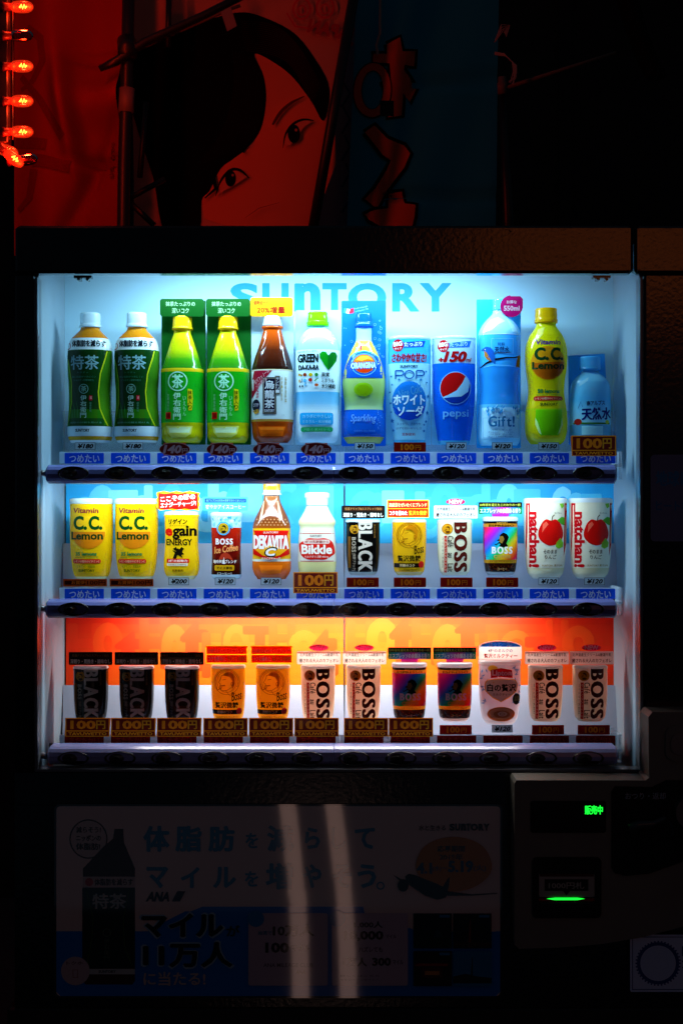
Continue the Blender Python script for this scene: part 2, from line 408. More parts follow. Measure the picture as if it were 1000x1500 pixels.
for half, (bx0, bx1) in enumerate(((97, 503), (505.5, 905))):
    p = Print(flat(DB - .004), None)
    ramp_rects(p, bx0, bx1, 690, 815, [(0, '#1c9cdc'), (1, '#34b0e4')] if half == 0 else [(0, '#34b0e4'), (1, '#1898dc')], 8, 2)
    rnd = random.Random(5 + half); x = bx0 + 6; k = 0
    word = 'ColdColdColdColdCold'
    while x < bx1 - 42:
        wd = rnd.uniform(30, 52); hh = rnd.uniform(46, 70); yy = rnd.uniform(704, 735)
        p.text(word[k % 20], x, yy, x + wd * .82, yy + hh, rnd.choice(['#5cc4ec', '#78cef0', '#48bae8', '#38b0e4']), 2.0, res=4, off=.03); x += wd * .62; k += 1
    p.out('cold_board', M['paint'], VM)
    p = Print(flat(DB - .004), None)
    y0, y1 = 888, 1020
    top = [(0, '#ee0c02'), (.35, '#ee1c02'), (.7, '#ee3c03'), (1, '#ee4403')]; bot = [(0, '#ee4003'), (.4, '#f07006'), (1, '#f28008')]
    if half: top = [(1 - a, c) for a, c in reversed(top)]; bot = [(1 - a, c) for a, c in reversed(bot)]
    ramp_rects(p, bx0, bx1, y0, y1, top, 30, 10, bot)
    x = bx0 + 4; k = 0; word = 'HotHotHOTHotHOT'
    while x < bx1 - 44:
        wd = rnd.uniform(36, 58); hh = rnd.uniform(46, 76); yy = rnd.uniform(900, 935); t = (x - bx0) / (bx1 - bx0); t = 1 - t if half else t
        c = [(.90, .030 + .06 * t, .002), (.92, .05 + .09 * t, .003), (.90, .02 + .05 * t, .002)][k % 3]
        p.text(word[k % 15], x, yy, x + wd * .82, yy + hh, c, 2.2, res=4, off=.03); x += wd * .66; k += 1
    p.out('hot_board', M['paint'], VM)
# white sloping guards under the boards, behind the drinks
for (y0, y1, nm) in ((796, 868, 0), (1004, 1082, 1), (602, 668, 2)):
    m_ = M['guard'] if nm < 2 else M['strip']
    for (x0, x1) in ((93, 503), (505.5, 907)):
        a, b, c, d = wpt(x0, y0, .205), wpt(x1, y0, .205), wpt(x1 + 1, y1, .185), wpt(x0 - 1, y1, .185); t = Vector((0, .003, 0))
        gg = G(); gg.add([d, c, b, a, d + t, c + t, b + t, a + t], [(0, 1, 2, 3), (7, 6, 5, 4), (0, 4, 5, 1), (1, 5, 6, 2), (2, 6, 7, 3), (3, 7, 4, 0)]); gg.out('lower_guard', m_, VM)

# shelves, clear steps, temperature strips, button rails
STRIPX = [95 + 67.8 * i for i in range(6)] + [504 + 67.8 * i for i in range(6)]
BUTX = [107.5 + 68.5 * i for i in range(12)]
ROWS = [dict(strip=(663.5, 679), rail=(680, 708.5), by=693, word='つめたい', bgc='#0058ea', fg='#f2f8ff'),
        dict(strip=(862.5, 878), rail=(879, 907), by=892.5, word='つめたい', bgc='#0058ea', fg='#f2f8ff'),
        dict(strip=(1077.5, 1093), rail=(1094.5, 1123), by=1111, word='あたたかい', bgc='#8e0a08', fg='#c03a2e')]
for ri, r in enumerate(ROWS):
    ya, yb = r['strip']
    # shelf plate under the drinks
    a = wpt(0, yb + 2, .085); g = G()
    g.box(wpt(92, 0, .085).x, wpt(908, 0, .085).x, .07, .20 if ri < 2 else .20, a.z - .004, a.z); g.out('shelf_plate', M['guard'], VM)
    # clear step carrying the strips
    for (x0, x1) in ((88, 497.6), (497.9, 908)):
        A = wpt(x0, ya - 1.5, .079); B = wpt(x1, yb, .079)
        g = G(); g.box(A.x, B.x, .0765, .079, B.z, A.z, (.66, .78, .88)); g.out('clear_step', M['card'], VM, col=True)
    for sx in STRIPX:
        p = Print(flat(.0755), None); p.rect(sx, ya, sx + 57.5, yb, r['bgc'], 1.2)
        p.text(r['word'], sx + 7, ya + 2.4, sx + 51, yb - 1.6, r['fg'], .9)
        p.out('temperature_label', M['card'], VM)
    y0, y1 = r['rail']
    for seg, (x0, x1) in enumerate(((66 if ri < 2 else 69, 488.7), (489, 904 if ri < 2 else 905))):
        A = wpt(x0, y0, .022); B = wpt(x1, y1, .022); h = A.z - B.z; prof = []
        for k in range(9):
            a_ = R(90 + 22.5 * k); 
            prof.append((.044 + .022 * (-(abs(math.cos(a_)) ** .8)), (A.z + B.z) / 2 + (abs(math.sin(a_)) ** .85) * (1 if math.sin(a_) >= 0 else -1) * h / 2))
        prof += [(.058, B.z), (.058, A.z)]
        n = len(prof); inset = .003
        xs = [(A.x, .82), (A.x + inset, 1), (B.x - .0015, 1), (B.x, .97)] if seg == 0 else [(A.x, .97), (A.x + .0015, 1), (B.x - inset, 1), (B.x, .82)]
        v = []; zc = (A.z + B.z) / 2
        for (xx, kk) in xs: v += [(xx, .046 + (y - .046) * kk, zc + (z - zc) * kk) for y, z in prof]
        f = [tuple(range(n)), tuple(range(4 * n - 1, 3 * n - 1, -1))]
        for i in range(3):
            for k in range(n): f.append((i * n + k, i * n + (k + 1) % n, (i + 1) * n + (k + 1) % n, (i + 1) * n + k))
        if seg == 0:
            bk = G(); bk.box(wpt(72, 0, .058).x, wpt(900, 0, .058).x, .0585, .0605, B.z + .001, A.z - .0005); bk.out('rail_light_stop', M['black_side'], VM)  # added plate, blocks tube light leaking through the rail seam
        rail = G().add(v, f).out('button_rail', M['rail' if ri < 2 else 'rail_lit'], VM)
        for bx in BUTX[seg * 6:seg * 6 + 6]:
            c = wpt(bx, r['by'], .0215); rx, rz = .0232, .0102
            v = []; f = []; N = 32
            for (k, dy) in ((1.0, .008), (1.0, -.0006), (.97, -.0014), (.90, -.0014), (.84, .0016)):
                v += [(c.x + rx * k * math.cos(2 * math.pi * i / N), .0218 + dy, c.z + rz * k * math.sin(2 * math.pi * i / N)) for i in range(N)]
            for q in range(4):
                for i in range(N): f.append((q * N + i, q * N + N + i, q * N + N + (i + 1) % N, q * N + (i + 1) % N))
            f.append(tuple(range(4 * N, 5 * N)))
            w_ = mesh_obj('button_well', v, f, M['well'], rail, smooth=True)
            v = []; f = []; cx = c.x - .0055
            for (k, dy) in ((1.0, .0010), (.96, -.0002), (.7, -.0012), (.3, -.0016)):
                v += [(cx + .0115 * k * math.cos(2 * math.pi * i / 24), .0218 + dy, c.z + .0066 * k * math.sin(2 * math.pi * i / 24)) for i in range(24)]
            for q in range(3):
                for i in range(24): f.append((q * 24 + i, q * 24 + 24 + i, q * 24 + 24 + (i + 1) % 24, q * 24 + (i + 1) % 24))
            f.append(tuple(range(72, 96))); mesh_obj('button', v, f, M['button'], rail, smooth=True)
    c = wpt(58, (y0 + y1) / 2, .03); g = G(); g.tube([(WX0 - .001, .03, c.z + .003), (wpt(68, 0, .03).x, .034, c.z)], .0045); g.out('rail_pivot', M['chrome'], VM, smooth=True)
    c = wpt(912, (y0 + y1) / 2, .05)
    g = G(); g.box(wpt(905.5, 0, .05).x, wpt(910, 0, .05).x, .048, .11, wpt(0, y1 - 6, .05).z, wpt(0, ya - 2, .05).z); g.out('rail_bracket', M['strip'], VM)

# price tags: kinds 'yen' small clear, 'oval' 140, 'red' small 100, 'big' gold-edged 100, 'long' 
def price(kind, cx, y0, y1, txt=None, wd=None):
    if kind == 'yen':
        p = Print(flat(.088)); p.rect(cx - 15, y0, cx + 15, y1, (.42, .50, .55), 2); p.frame(cx - 15, y0, cx + 15, y1, .8, (.10, .12, .14)); p.text(txt, cx - 11, y0 + 2, cx + 12, y1 - 2, '#080808', 1.6, shear=.25)
    elif kind == 'oval':
        p = Print(flat(.070)); p.ell(cx, (y0 + y1) / 2, 23, (y1 - y0) / 2, '#a88a86'); p.ell(cx, (y0 + y1) / 2, 22, (y1 - y0) / 2 - 1, '#6e0608'); p.text('140', cx - 17, y0 + 4, cx + 10, y1 - 4, '#c9aaa4', 2.2, shear=.2, off=.03); p.text('円', cx + 11, y0 + 9, cx + 19, y1 - 4, '#c9aaa4', 1)
    elif kind == 'red':
        p = Print(flat(.074)); p.rect(cx - 23.5, y0, cx + 23.5, y1, '#8c1404'); p.text('100', cx - 13, y0 + 2.5, cx + 6, y1 - 2.5, '#f0920c', 1.8); p.text('円', cx + 8, y0 + 4, cx + 16, y1 - 3, '#e08a10', 1)
    elif kind == 'big':
        p = Print(slope(y0, .072, y1, .060)); p.rect(cx - 32.5, y0, cx + 32.5, y1, '#c8780c'); p.rect(cx - 31, y0 + 1.5, cx + 31, y1 - 9, '#580a05'); p.rect(cx - 31, y1 - 7.6, cx + 31, y1 - 1, '#5e0a05')
        p.text('100', cx - 25, y0 + 4, cx + 12, y1 - 11, '#c0660c', 1.4); p.text('円', cx + 13, y0 + 4, cx + 26, y1 - 11, '#b07010', 1); p.text('TAVUWETTO', cx - 28, y1 - 6.3, cx + 28, y1 - 2, '#c87a10', 1)
    else:
        p = Print(flat(.076)); p.rect(cx - 32, y0, cx + 32, y1, '#a8420a'); p.rect(cx - 31, y0 + 1, cx + 31, y1 - 1, '#c8560c'); p.rect(cx - 30, y0 + 2.4, cx + 1, y1 - 2.4, '#3c0603'); p.text('お買得!', cx - 20, y0 + 3, cx + 1, y1 - 3, '#e87a10', .8); p.text('100円', cx + 3, y0 + 2, cx + 30, y1 - 2, '#3c0c04', 1)
    xs = [a[0] for a in p.v]; zs = [a[2] for a in p.v]; lo = min(zs); hi = max(zs); yb = [max(a[1] for a in p.v if abs(a[2] - q) < .004) for q in (lo, hi)]; mx, wx = (min(xs) + max(xs)) / 2, (max(xs) - min(xs)) / 2 * (.7 if kind == 'oval' else .98)
    b = len(p.v); p.v += [(mx - wx, yb[0] + .0012, lo + .001), (mx + wx, yb[0] + .0012, lo + .001), (mx + wx, yb[1] + .0012, hi - .001), (mx - wx, yb[1] + .0012, hi - .001)]; p.v += [(x, y - .001, z) for x, y, z in p.v[b:b + 4]]
    for q in ((3, 2, 1, 0), (0, 1, 5, 4), (1, 2, 6, 5), (2, 3, 7, 6), (3, 0, 4, 7)): p.f.append(tuple(b + i for i in q)); p.c.append((.8, .85, .9) if kind == 'yen' else (.6, .08, .03))
    return p.out('price_tag', M['card'], VM)
for cx, t in ((125, '¥180'), (195, '¥180'), (534, '¥150'), (668, '¥120'), (735, '¥120'), (803, '¥150')): price('yen', cx, 648, 659, t)
for cx in (256, 325, 393, 463): price('oval', cx, 648, 668)
price('red', 600, 648, 662)
price('big', 869, 638, 668)
price('long', 125, 848, 859); price('long', 193, 848, 859)
for cx, t in ((262, '¥200'), (330, '¥120'), (397, '¥120'), (803, '¥120'), (870, '¥120')): price('yen', cx, 846, 857, t)
price('big', 462, 838, 869)
for cx in (531, 600, 668, 735): price('red', cx, 846, 860)
for cx in (128.5, 195.5, 262.5, 330.5, 397, 463.5, 536, 601.5): price('big', cx, 1051.5, 1079)
for cx in (667, 802, 869): price('red', cx, 1062, 1076)
price('yen', 735, 1062, 1073, '¥120')

# the pane
g = G(); g.box(WX0 + .004, WX1 - .004, .0065, .0085, ZW0 + .004, ZW1 - .0005); g.out('window_pane', M['glass'], VM)

# ------------------------------------------------------------------ advertising poster in the lower door
PF = slope(1180, -.012, 1475, -.050)
p = Print(PF, (40, 200), .00004)
p.poly(rrect(80, 1178, 735, 1462, 8), '#1a1a1e'); p.poly(rrect(83, 1181, 732, 1459, 6), '#e0c4b8'); p.poly([(83, 1328), (732, 1328), (732, 1453), (726, 1459), (89, 1459), (83, 1453)], '#0c74c8')
p.ring(130, 1229, 28, 29, 2, '#2a2220'); p.ell(130, 1229, 26, 27, '#d0b8ae')
p.text('減らそう!', 112, 1211, 148, 1220, '#2a2220', 1.3); p.text('ニッポンの', 112, 1223, 148, 1232, '#2a2220', 1.3); p.text('体脂肪!', 112, 1235, 147, 1245, '#2a2220', 1.4)
# bottle picture
p.poly([(168, 1214), (181, 1214), (182, 1234), (198, 1272), (198, 1437), (194, 1442), (126, 1442), (121, 1437), (122, 1272), (152, 1240), (166, 1228)], '#3c1208')
p.rect(122, 1284, 198, 1300, '#c0a8a0'); p.text('体脂肪を減らす', 139, 1287, 195, 1297, '#2a1414', 1.3); p.ell(131, 1292, 6, 6, '#b83a40')
p.rect(121, 1301, 198, 1418, '#0c1a10'); p.text('特茶', 136, 1309, 185, 1331, '#b0aca0', 1); p.ring(157, 1366, 6, 6, 1, '#5a6850'); p.col_text('伊右衛門', 157, 1374, 1408, 8, '#5a6850')
p.line([(127, 1304), (137, 1345), (135, 1375), (128, 1415)], 1.2, '#3c5a18'); p.line([(190, 1304), (181, 1345), (183, 1385), (194, 1415)], 1.2, '#3c5a18')
p.rect(122, 1419, 198, 1427, '#b8b8b0'); p.text('SUNTORY', 145, 1421, 170, 1425, '#30302c', 1); p.ell(111, 1422, 21, 21, '#c4a8a8'); p.text('トクホ', 98, 1408, 122, 1413, '#5a3c3c', .6); p.frame(107, 1420, 115, 1432, 1, '#a06868')
BT = '#3c88a8'
for ch, x in zip('体脂肪', (211, 258, 306)): p.text(ch, x, 1210, x + 37, 1247, BT, 1.6, res=3)
p.text('を', 360, 1220, 378, 1242, BT, 1); p.text('減', 392, 1209, 430, 1247, BT, 1.6); p.text('ら', 447, 1212, 468, 1243, BT, 1.4); p.text('し', 486, 1212, 506, 1243, BT, 1.4); p.text('て', 520, 1213, 548, 1243, BT, 1.4)
for ch, x, w_ in zip('マイル', (216, 266, 313), (30, 26, 32)): p.text(ch, x, 1270, x + w_, 1300, BT, 1.6)
p.text('を', 359, 1276, 378, 1298, BT, 1); p.text('増', 390, 1264, 428, 1302, BT, 1.6)
for ch, x in zip('やそう', (444, 488, 524)): p.text(ch, x, 1266, x + 26, 1300, BT, 1.5)
p.ring(557, 1297, 6, 6, 2, BT)
p.text('ANA', 214, 1306, 248, 1320, '#141830', 1.5, shear=.3); p.poly([(252, 1320), (260, 1305), (272, 1305), (264, 1320)], '#141830')
p.text('マイル', 207, 1336, 328, 1374, '#9cb8c8', 3.4, res=3); p.text('マイル', 209, 1338, 326, 1372, '#0c0c12', 2.4, res=3); p.text('が', 332, 1355, 351, 1371, '#141420', 1)
p.text('11万人', 209, 1378, 342, 1418, '#9cb8c8', 3.2, res=3); p.text('11万人', 211, 1380, 340, 1416, '#0c0c12', 2.2, res=3); p.text('に当たる!', 211, 1423, 301, 1443, '#c8b4a8', .9)
p.rect(364, 1337, 480, 1443, '#c0a8b4', 3); p.text('10万人', 400, 1354, 460, 1371, '#2a2028', 1.8); p.text('抽選で', 378, 1363, 398, 1369, '#28708c', 1); p.text('100', 389, 1380, 423, 1395, '#2a2028', 2); p.text('マイル', 427, 1383, 453, 1393, '#2a2028', 1); p.text('ANA MILEAGE CLUB', 386, 1410, 459, 1416, '#5c4c58', .3); p.line([(430, 1413), (459, 1413)], .01, '#5c4c58'); p.text('ANA', 433, 1420, 447, 1426, '#7c4a3c', 1, shear=.3)
p.rect(486, 1337, 597, 1443, '#c0a8b4', 3); p.text('1,000人', 519, 1349, 560, 1359, '#2a2028', 1.4); p.text('10,000', 504, 1363, 561, 1378, '#2a2028', 2); p.text('マイル', 565, 1368, 580, 1374, '#4a3c48', .8); p.text('ハズレても', 525, 1386, 560, 1394, '#4a3c48', 1); p.text('1万人', 503, 1402, 537, 1415, '#2a2028', 1.6); p.text('300', 545, 1402, 572, 1414, '#2a2028', 2); p.text('マイル', 575, 1405, 590, 1412, '#4a3c48', .8)
p.text('詳しくはこちら', 498, 1427, 555, 1430, '#5c4c58', .3); p.text('キャンペーンサイトへ', 498, 1433, 555, 1436, '#5c4c58', .3)
p.ell(375, 1345, 12, 12, '#1c80b8'); p.ell(494, 1345, 12, 12, '#1c80b8')
p.text('水と生きる', 613, 1208, 652, 1216, '#5a3834', .7); letters_suntory(p, 658, 716, 1206, 1216, '#241c20', b=1.4)
p.poly([(664 + 54 * math.cos(R(a)) * (1.03 + .02 * math.sin(R(a * 5))), 1265 + 40 * math.sin(R(a))) for a in range(0, 360, 10)], '#c07410')
p.text('応募期間', 640, 1238, 680, 1247, '#2a3038', 1.2); p.text('2015年', 643, 1250, 677, 1259, '#2a3038', 1.2); p.text('4.1', 610, 1263, 632, 1279, '#28586c', 2.2); p.text('(水)〜', 633, 1267, 654, 1276, '#28586c', .8); p.text('5.19', 656, 1260, 692, 1277, '#28586c', 2.2); p.text('(火)', 693, 1266, 711, 1276, '#28586c', .8)
# airliner
p.poly([(593, 1283), (598, 1279), (607, 1281), (640, 1294), (652, 1300), (656, 1306), (652, 1314), (640, 1317), (622, 1311), (606, 1300), (595, 1292)], '#0c1018'); p.poly([(575, 1280), (592, 1290), (600, 1292), (590, 1294)], '#0c1018'); p.ell(590, 1296, 8, 9, '#0a0a10'); p.poly([(644, 1304), (656, 1285), (658, 1284), (655, 1306)], '#0c1018'); p.poly([(650, 1304), (690, 1309), (728, 1307), (726, 1308.5), (690, 1311), (655, 1311)], '#0c1018')
# four little night views
for i, (x0, y0, x1, y1, c) in enumerate(((605, 1337, 661, 1388, '#0c141c'), (663, 1337, 719, 1388, '#100a10'), (605, 1392, 661, 1443, '#1a0806'), (663, 1392, 719, 1443, '#1470a0'))):
    p.rect(x0, y0, x1, y1, c)
    if i == 0: p.rect(x0, y1 - 16, x1, y1 - 1, '#10281c'); p.poly([(x0 + 28, y1 - 16), (x0 + 35, y1 - 29), (x0 + 42, y1 - 16)], '#203848')
    if i == 1: p.line([(x0 + 24, y1 - 2), (x0 + 25, y0 + 7)], [4, .8], '#7c2010'); p.rect(x0, y1 - 9, x1, y1 - 3, '#3a1a10')
    if i == 2: p.rect(x0 + 3, y0 + 18, x1 - 6, y0 + 22, '#902010'); p.rect(x0 + 12, y0 + 24, x1 - 14, y1 - 12, '#50180c'); p.rect(x0 + 17, y1 - 22, x1 - 18, y1 - 16, '#c07830')
    if i == 3: p.poly([(x0, y1 - 4), (x0, y1 - 14), (x0 + 18, y1 - 18), (x0 + 36, y1 - 14), (x1, y1 - 12), (x1, y1 - 4)], '#0c1820'); p.line([(x0 + 27, y1 - 12), (x0 + 28, y0 + 8)], [3, .8], '#142028')
    p.rect(x1 - 18, y0 + 2, x1 - 3, y0 + 6, '#1c78a8')
p.out('advertising_poster', M['poster'], VM)

# ------------------------------------------------------------------ coin and note panel
def slab(name, pts, dep, thick, m, parent=VM):
    g = G(); g.extr(pxpoly(pts, dep), dep, dep + thick); return g.out(name, m, parent)
D0 = -.058
coin = slab('coin_panel', [(756, 1143), (945, 1143), (950, 1139), (949, 1050), (955, 1043), (1080, 1043), (1080, 1330), (1040, 1345), (990, 1360), (940, 1373), (880, 1383), (820, 1388), (760, 1390), (753, 1384), (753, 1148)], D0, .055, M['beige'])
p = Print(flat(D0 - .0008)); p.poly(rrect(776, 1173, 887, 1220, 4), '#030303'); p.line([(800, 1203), (838, 1203)], .8, '#1c1c1c'); o = p.out('display_window', M['paint'], coin)
p = Print(flat(D0 - .0016)); p.text('販売中', 856, 1180, 882, 1193, '#16ff3a', 1.2); p.out('lit_lettering', M['led'], coin)
slab('note_slot', rrect(779, 1256, 880, 1345, 7), D0 - .004, .0035, M['gloss_black'], coin)
DN = D0 - .0048
p = Print(flat(DN)); p.rect(789, 1280, 870, 1314, '#a09890', 2); p.rect(790, 1280, 869, 1284, '#4a100a'); p.rect(797, 1288, 861, 1305, '#14100e'); p.text('1000円札', 803, 1292, 855, 1302, '#b0a8a0', .9); p.poly([(824, 1305), (834, 1305), (829, 1312)], '#14100e'); p.rect(789, 1316, 870, 1320, '#8c1e0c'); p.rect(832, 1327, 855, 1329, '#303438'); p.line([(795, 1335), (862, 1335)], 1, '#2c2c2c'); p.out('note_plate', M['paint'], coin)
p = Print(flat(DN - .001)); p.poly([(800, 1316.5), (812, 1315), (845, 1315), (856, 1316.5), (845, 1318.5), (812, 1318.5)], '#16ff3a'); p.out('green_slot_light', M['led'], coin)
g = G(); g.box(wpt(789, 0, DN).x, wpt(870, 0, DN).x, DN - .006, DN - .0002, wpt(0, 1326, DN).z, wpt(0, 1321, DN).z, bev=.0008); g.out('note_lip', M['gloss_black'], coin)
slab('coin_recess', [(900, 1152), (955, 1153), (975, 1143), (1076, 1143), (1076, 1235), (1000, 1262), (950, 1280), (915, 1283), (900, 1279), (895, 1272), (895, 1160)], D0 - .003, .0026, M['gloss_black'], coin)
p = Print(flat(D0 - .0038)); p.text('おつり・返却', 915, 1161, 974, 1171, '#9ca4b0', .5); p.poly([(977, 1201), (983, 1205), (987, 1222), (981, 1226), (984, 1215)], '#1c3440'); p.out('return_lettering', M['paint'], coin)
g = G(); pts = [wpt(x, y, D0 - .012) for x, y in ((921, 1214), (936, 1208), (955, 1207), (974, 1198))]; g.tube(pts, [.008, .0065, .005, .003], 10); g.out('return_lever', mat('grey_lever', (.05, .055, .06), .3), coin, smooth=True)
c = wpt(1012, 1189, D0 - .006); g = G(); g.tube([c, c - Vector((0, .008, 0))], [.026, .024], 28); g.out('coin_slot_ring', M['chrome'], coin)
slab('round_cornered_button', rrect(974, 1063, 1050, 1115, 14), D0 - .004, .0036, M['beige'], coin); slab('button_face', rrect(982, 1075, 1042, 1106, 12), D0 - .0065, .0022, M['chrome'], coin)
# plates on the right of the door
p = Print(flat(-.0025)); p.poly(rrect(952, 666, 1040, 793, 6), '#7478a0'); p.text('地球に', 960, 690, 1010, 712, '#2888c0', 1.2); p.text('ヒートポンプ', 960, 733, 1036, 748, '#2078b0', 1.2); p.out('information_plate', M['paint'], VM)
slab('plate_backing', rrect(951, 665, 1041, 794, 6), -.002, .0018, M['gloss_black'])
p = Print(flat(-.0515)); p.rect(922, 1369, 1050, 1453, '#c8d8f8', 3); p.frame(925, 1372, 1047, 1450, 1.2, '#2c4c90'); p.ring(963, 1411, 31, 31, 5, '#20408c'); p.ell(963, 1411, 25, 25, '#b8ccf0')
for i in range(40):
    a = 2 * math.pi * i / 40; p.ell(963 + 32 * math.cos(a), 1411 + 32 * math.sin(a), 1.4, 1.4, '#20408c', 6)
p.text('防犯', 998, 1385, 1032, 1400, '#20408c', 1.2); p.text('カメラ', 998, 1404, 1036, 1418, '#20408c', 1.2); p.out('blue_sticker', M['paint'], VM)
g = G(); c = wpt(748, 337, -.001); g.tube([c, c - Vector((0, .003, 0))], .0025, 10); g.out('screw', M['gloss_black'], VM)

# ------------------------------------------------------------------ display drinks: half-round moulded shells with printed film
class Drink:
    def __init__(s, name, label, cat, cx, base, group=None, dep=.135):
        s.cx, s.base, s.sc = cx, base, (DIST + dep - .02) / 2000.0
        o = wpt(cx, base, dep - .02); s.root = empty(name, (o.x, dep, o.z), label, cat, group); s.prof = None
    def hw(s, y, pr=None):
        pr = pr or s.prof
        if y <= pr[0][0]: return pr[0][1]
        for i in range(len(pr) - 1):
            (a, wa), (b, wb) = pr[i], pr[i + 1]
            if y <= b:
                t = (y - a) / (b - a)
                if b - a < 2.5: return wa + (wb - wa) * t
                w0 = pr[i - 1] if i and a - pr[i - 1][0] >= 2.5 else (a - (b - a), wa); w3 = pr[i + 2] if i + 2 < len(pr) and pr[i + 2][0] - b >= 2.5 else (b + (b - a), wb)
                ma = (wb - w0[1]) / (b - w0[0]) * (b - a); mb = (w3[1] - wa) / (w3[0] - a) * (b - a)
                return (2 * t**3 - 3 * t * t + 1) * wa + (t**3 - 2 * t * t + t) * ma + (3 * t * t - 2 * t**3) * wb + (t**3 - t * t) * mb
        return pr[-1][1]
    def shell(s, name, prof, stops, kd=.8, p=2.3, m='shell', main=True, twist=None, ribs=None):
        """prof (py, half width); stops (py, colour) going down, two equal py = hard edge"""
        if main: s.prof, s.kd, s.p = prof, kd, p
        y0, y1 = prof[0][0], prof[-1][0]; ys = {y0, y1}
        y = y0
        while y < y1: ys.add(y); y += 2.2
        for a, _ in prof: ys.add(a)
        for a, _ in stops:
            if y0 < a < y1: ys.add(a)
        ys = sorted(ys); ys = [a for i, a in enumerate(ys) if i == 0 or a - ys[i - 1] > .25]
        st = [(a, lin(c)) for a, c in stops]
        def ev(y):
            if y <= st[0][0]: return st[0][1]
            for (a, ca), (b, cb) in zip(st, st[1:]):
                if y <= b:
                    t = (y - a) / (b - a) if b > a else 1; return tuple(ca[i] + (cb[i] - ca[i]) * t for i in range(3))
            return st[-1][1]
        N = 30; v = []; f = []; c = []
        for y in ys:
            w_ = s.hw(y, prof)
            if ribs: w_ *= 1 + ribs[2] * (math.sin((y - ribs[0]) * ribs[3]) if ribs[0] < y < ribs[1] else 0)
            for k in range(N + 3):
                if k == 0: x, yy = -w_, 4
                elif k == N + 2: x, yy = w_, 4
                else:
                    t = R(-90 + 180 * (k - 1) / N); sx, cx_ = math.sin(t), math.cos(t)
                    x = w_ * (1 if sx > 0 else -1) * abs(sx) ** (2 / p); yy = -w_ * kd * abs(cx_) ** (2 / p)
                    if twist and twist[0] < y < twist[1]:
                        q = .020 * w_ * math.sin(sx * 17 + (y - twist[0]) * .27) * math.sin(math.pi * (y - twist[0]) / (twist[1] - twist[0])); yy -= q
                v.append((x * s.sc, yy * s.sc, (s.base - y) * s.sc))
        n = N + 3
        for i in range(len(ys) - 1):
            col = ev((ys[i] + ys[i + 1]) / 2)
            for k in range(n - 1): f.append((i * n + k, (i + 1) * n + k, (i + 1) * n + k + 1, i * n + k + 1)); c.append(col)
        for i, y in ((0, ys[0]), (len(ys) - 1, ys[-1])):
            b = len(v); v.append((0, 3 * s.sc, (s.base - y) * s.sc))
            for k in range(n - 1): f.append((i * n + k, i * n + k + 1, b) if i == 0 else (i * n + k + 1, i * n + k, b)); c.append(ev(y + (.1 if i == 0 else -.1)))
        o = mesh_obj(name, v, f, M[m], s.root, c, True)
        # keep the end discs crisp
        pl = o.data.polygons
        for q in range(len(f) - 2 * (n - 1), len(f)): pl[q].use_smooth = False
        return o
    def art(s, grid=(4, 5)):
        def fn(px, py, l):
            x = px - s.cx; w_ = s.hw(py); xx = max(-.985, min(.985, x / w_)); d = w_ * s.kd * (1 - abs(xx) ** s.p) ** (1 / s.p)
            return Vector((xx * w_ * s.sc, -d * s.sc - l - .0003, (s.base - py) * s.sc))
        return Print(fn, grid, .00004)
    def plate(s, y=.006, tilt=0):
        return Print(lambda px, py, l: Vector(((px - s.cx) * s.sc, y - l + tilt * (py - s.base) * s.sc, (s.base - py) * s.sc)))
    def card(s, name, x0, y0, x1, y1, col, y=.006, th=.0015, r=1.5, m='card'):
        g = G(); g.extr([((a - s.cx) * s.sc, (s.base - b) * s.sc) for a, b in rrect(x0, y0, x1, y1, r)], y, y + th, lin(col), False); return g.out(name, M[m], s.root, col=True)
    def copy(s, dx, dz, label):
        r = s.root.copy(); COL.objects.link(r); r['label'] = label
        k = (DIST + r.location.y - .02) / 2000.0
        r.location.x += dx * k; r.location.z -= dz * k
        def rec(src, dst):
            for ch in src.children:
                q = ch.copy(); COL.objects.link(q); q.parent = dst; rec(ch, q)
        rec(s.root, r); return r
WH = '#e8f2f6'

# --- 1, 2 dark green tea bottles
d = Drink('tea_bottle', 'dark green tea bottle with white cap and neckband, leftmost on top shelf', 'bottle', 129, 649, 'dark green tea bottles with white caps')
d.shell('cap', [(456, 13.5), (458, 14.8), (473, 15), (474, 16), (477.5, 16)], [(456, '#d8e8f0')], .9, main=False, ribs=(459, 472, .012, 2.4))
d.shell('body', [(477.6, 13.5), (482, 15), (488, 21), (495, 27.5), (503, 31), (512, 32.5), (520, 33), (545, 32.5), (570, 31), (595, 31), (618, 32.6), (632, 33), (642, 31.5), (648, 28)],
        [(477, '#e08a10'), (495, '#d2760c'), (495, '#dfe9ee'), (512.5, '#dfe9ee'), (512.5, '#3f7c14'), (560, '#2f6a10'), (600, '#4d8c14'), (624.5, '#3f7c14'), (624.5, '#cfe2ee'), (639, '#cfe2ee'), (639, '#c8920e'), (645, '#c8920e'), (645, '#d8e4e8')], .8)
p = d.art()
p.poly([(98, 513), (159, 513), (156, 524), (148, 550), (145, 575), (147, 598), (153, 615), (158, 624), (97, 624), (101, 612), (105, 590), (105, 560), (101, 535), (97, 523)], '#0c3c14')
p.poly([(104, 600), (149, 600), (153, 615), (157, 623), (98, 623), (101, 612)], '#2a7a10'); p.rect(102, 613, 153, 623, '#14501a')
p.line([(97, 522), (101, 535), (105, 560), (105, 590), (101, 610), (97, 624)], 1.4, '#a8c83c'); p.line([(157, 514), (155, 524), (148, 548), (145, 575), (147, 598), (153, 613), (158, 624)], 1.6, '#c8d418')
p.text('体脂肪を減らす', 106, 498.5, 155, 508.5, '#141c28', 1.6); p.ring(100, 507, 4, 5, 1.2, '#b84850')
p.text('特茶', 104.5, 521, 146, 542, '#8cbcc4', .6, res=3); p.text('トクチャ', 115, 545, 131, 547.5, '#3c8464', .2)
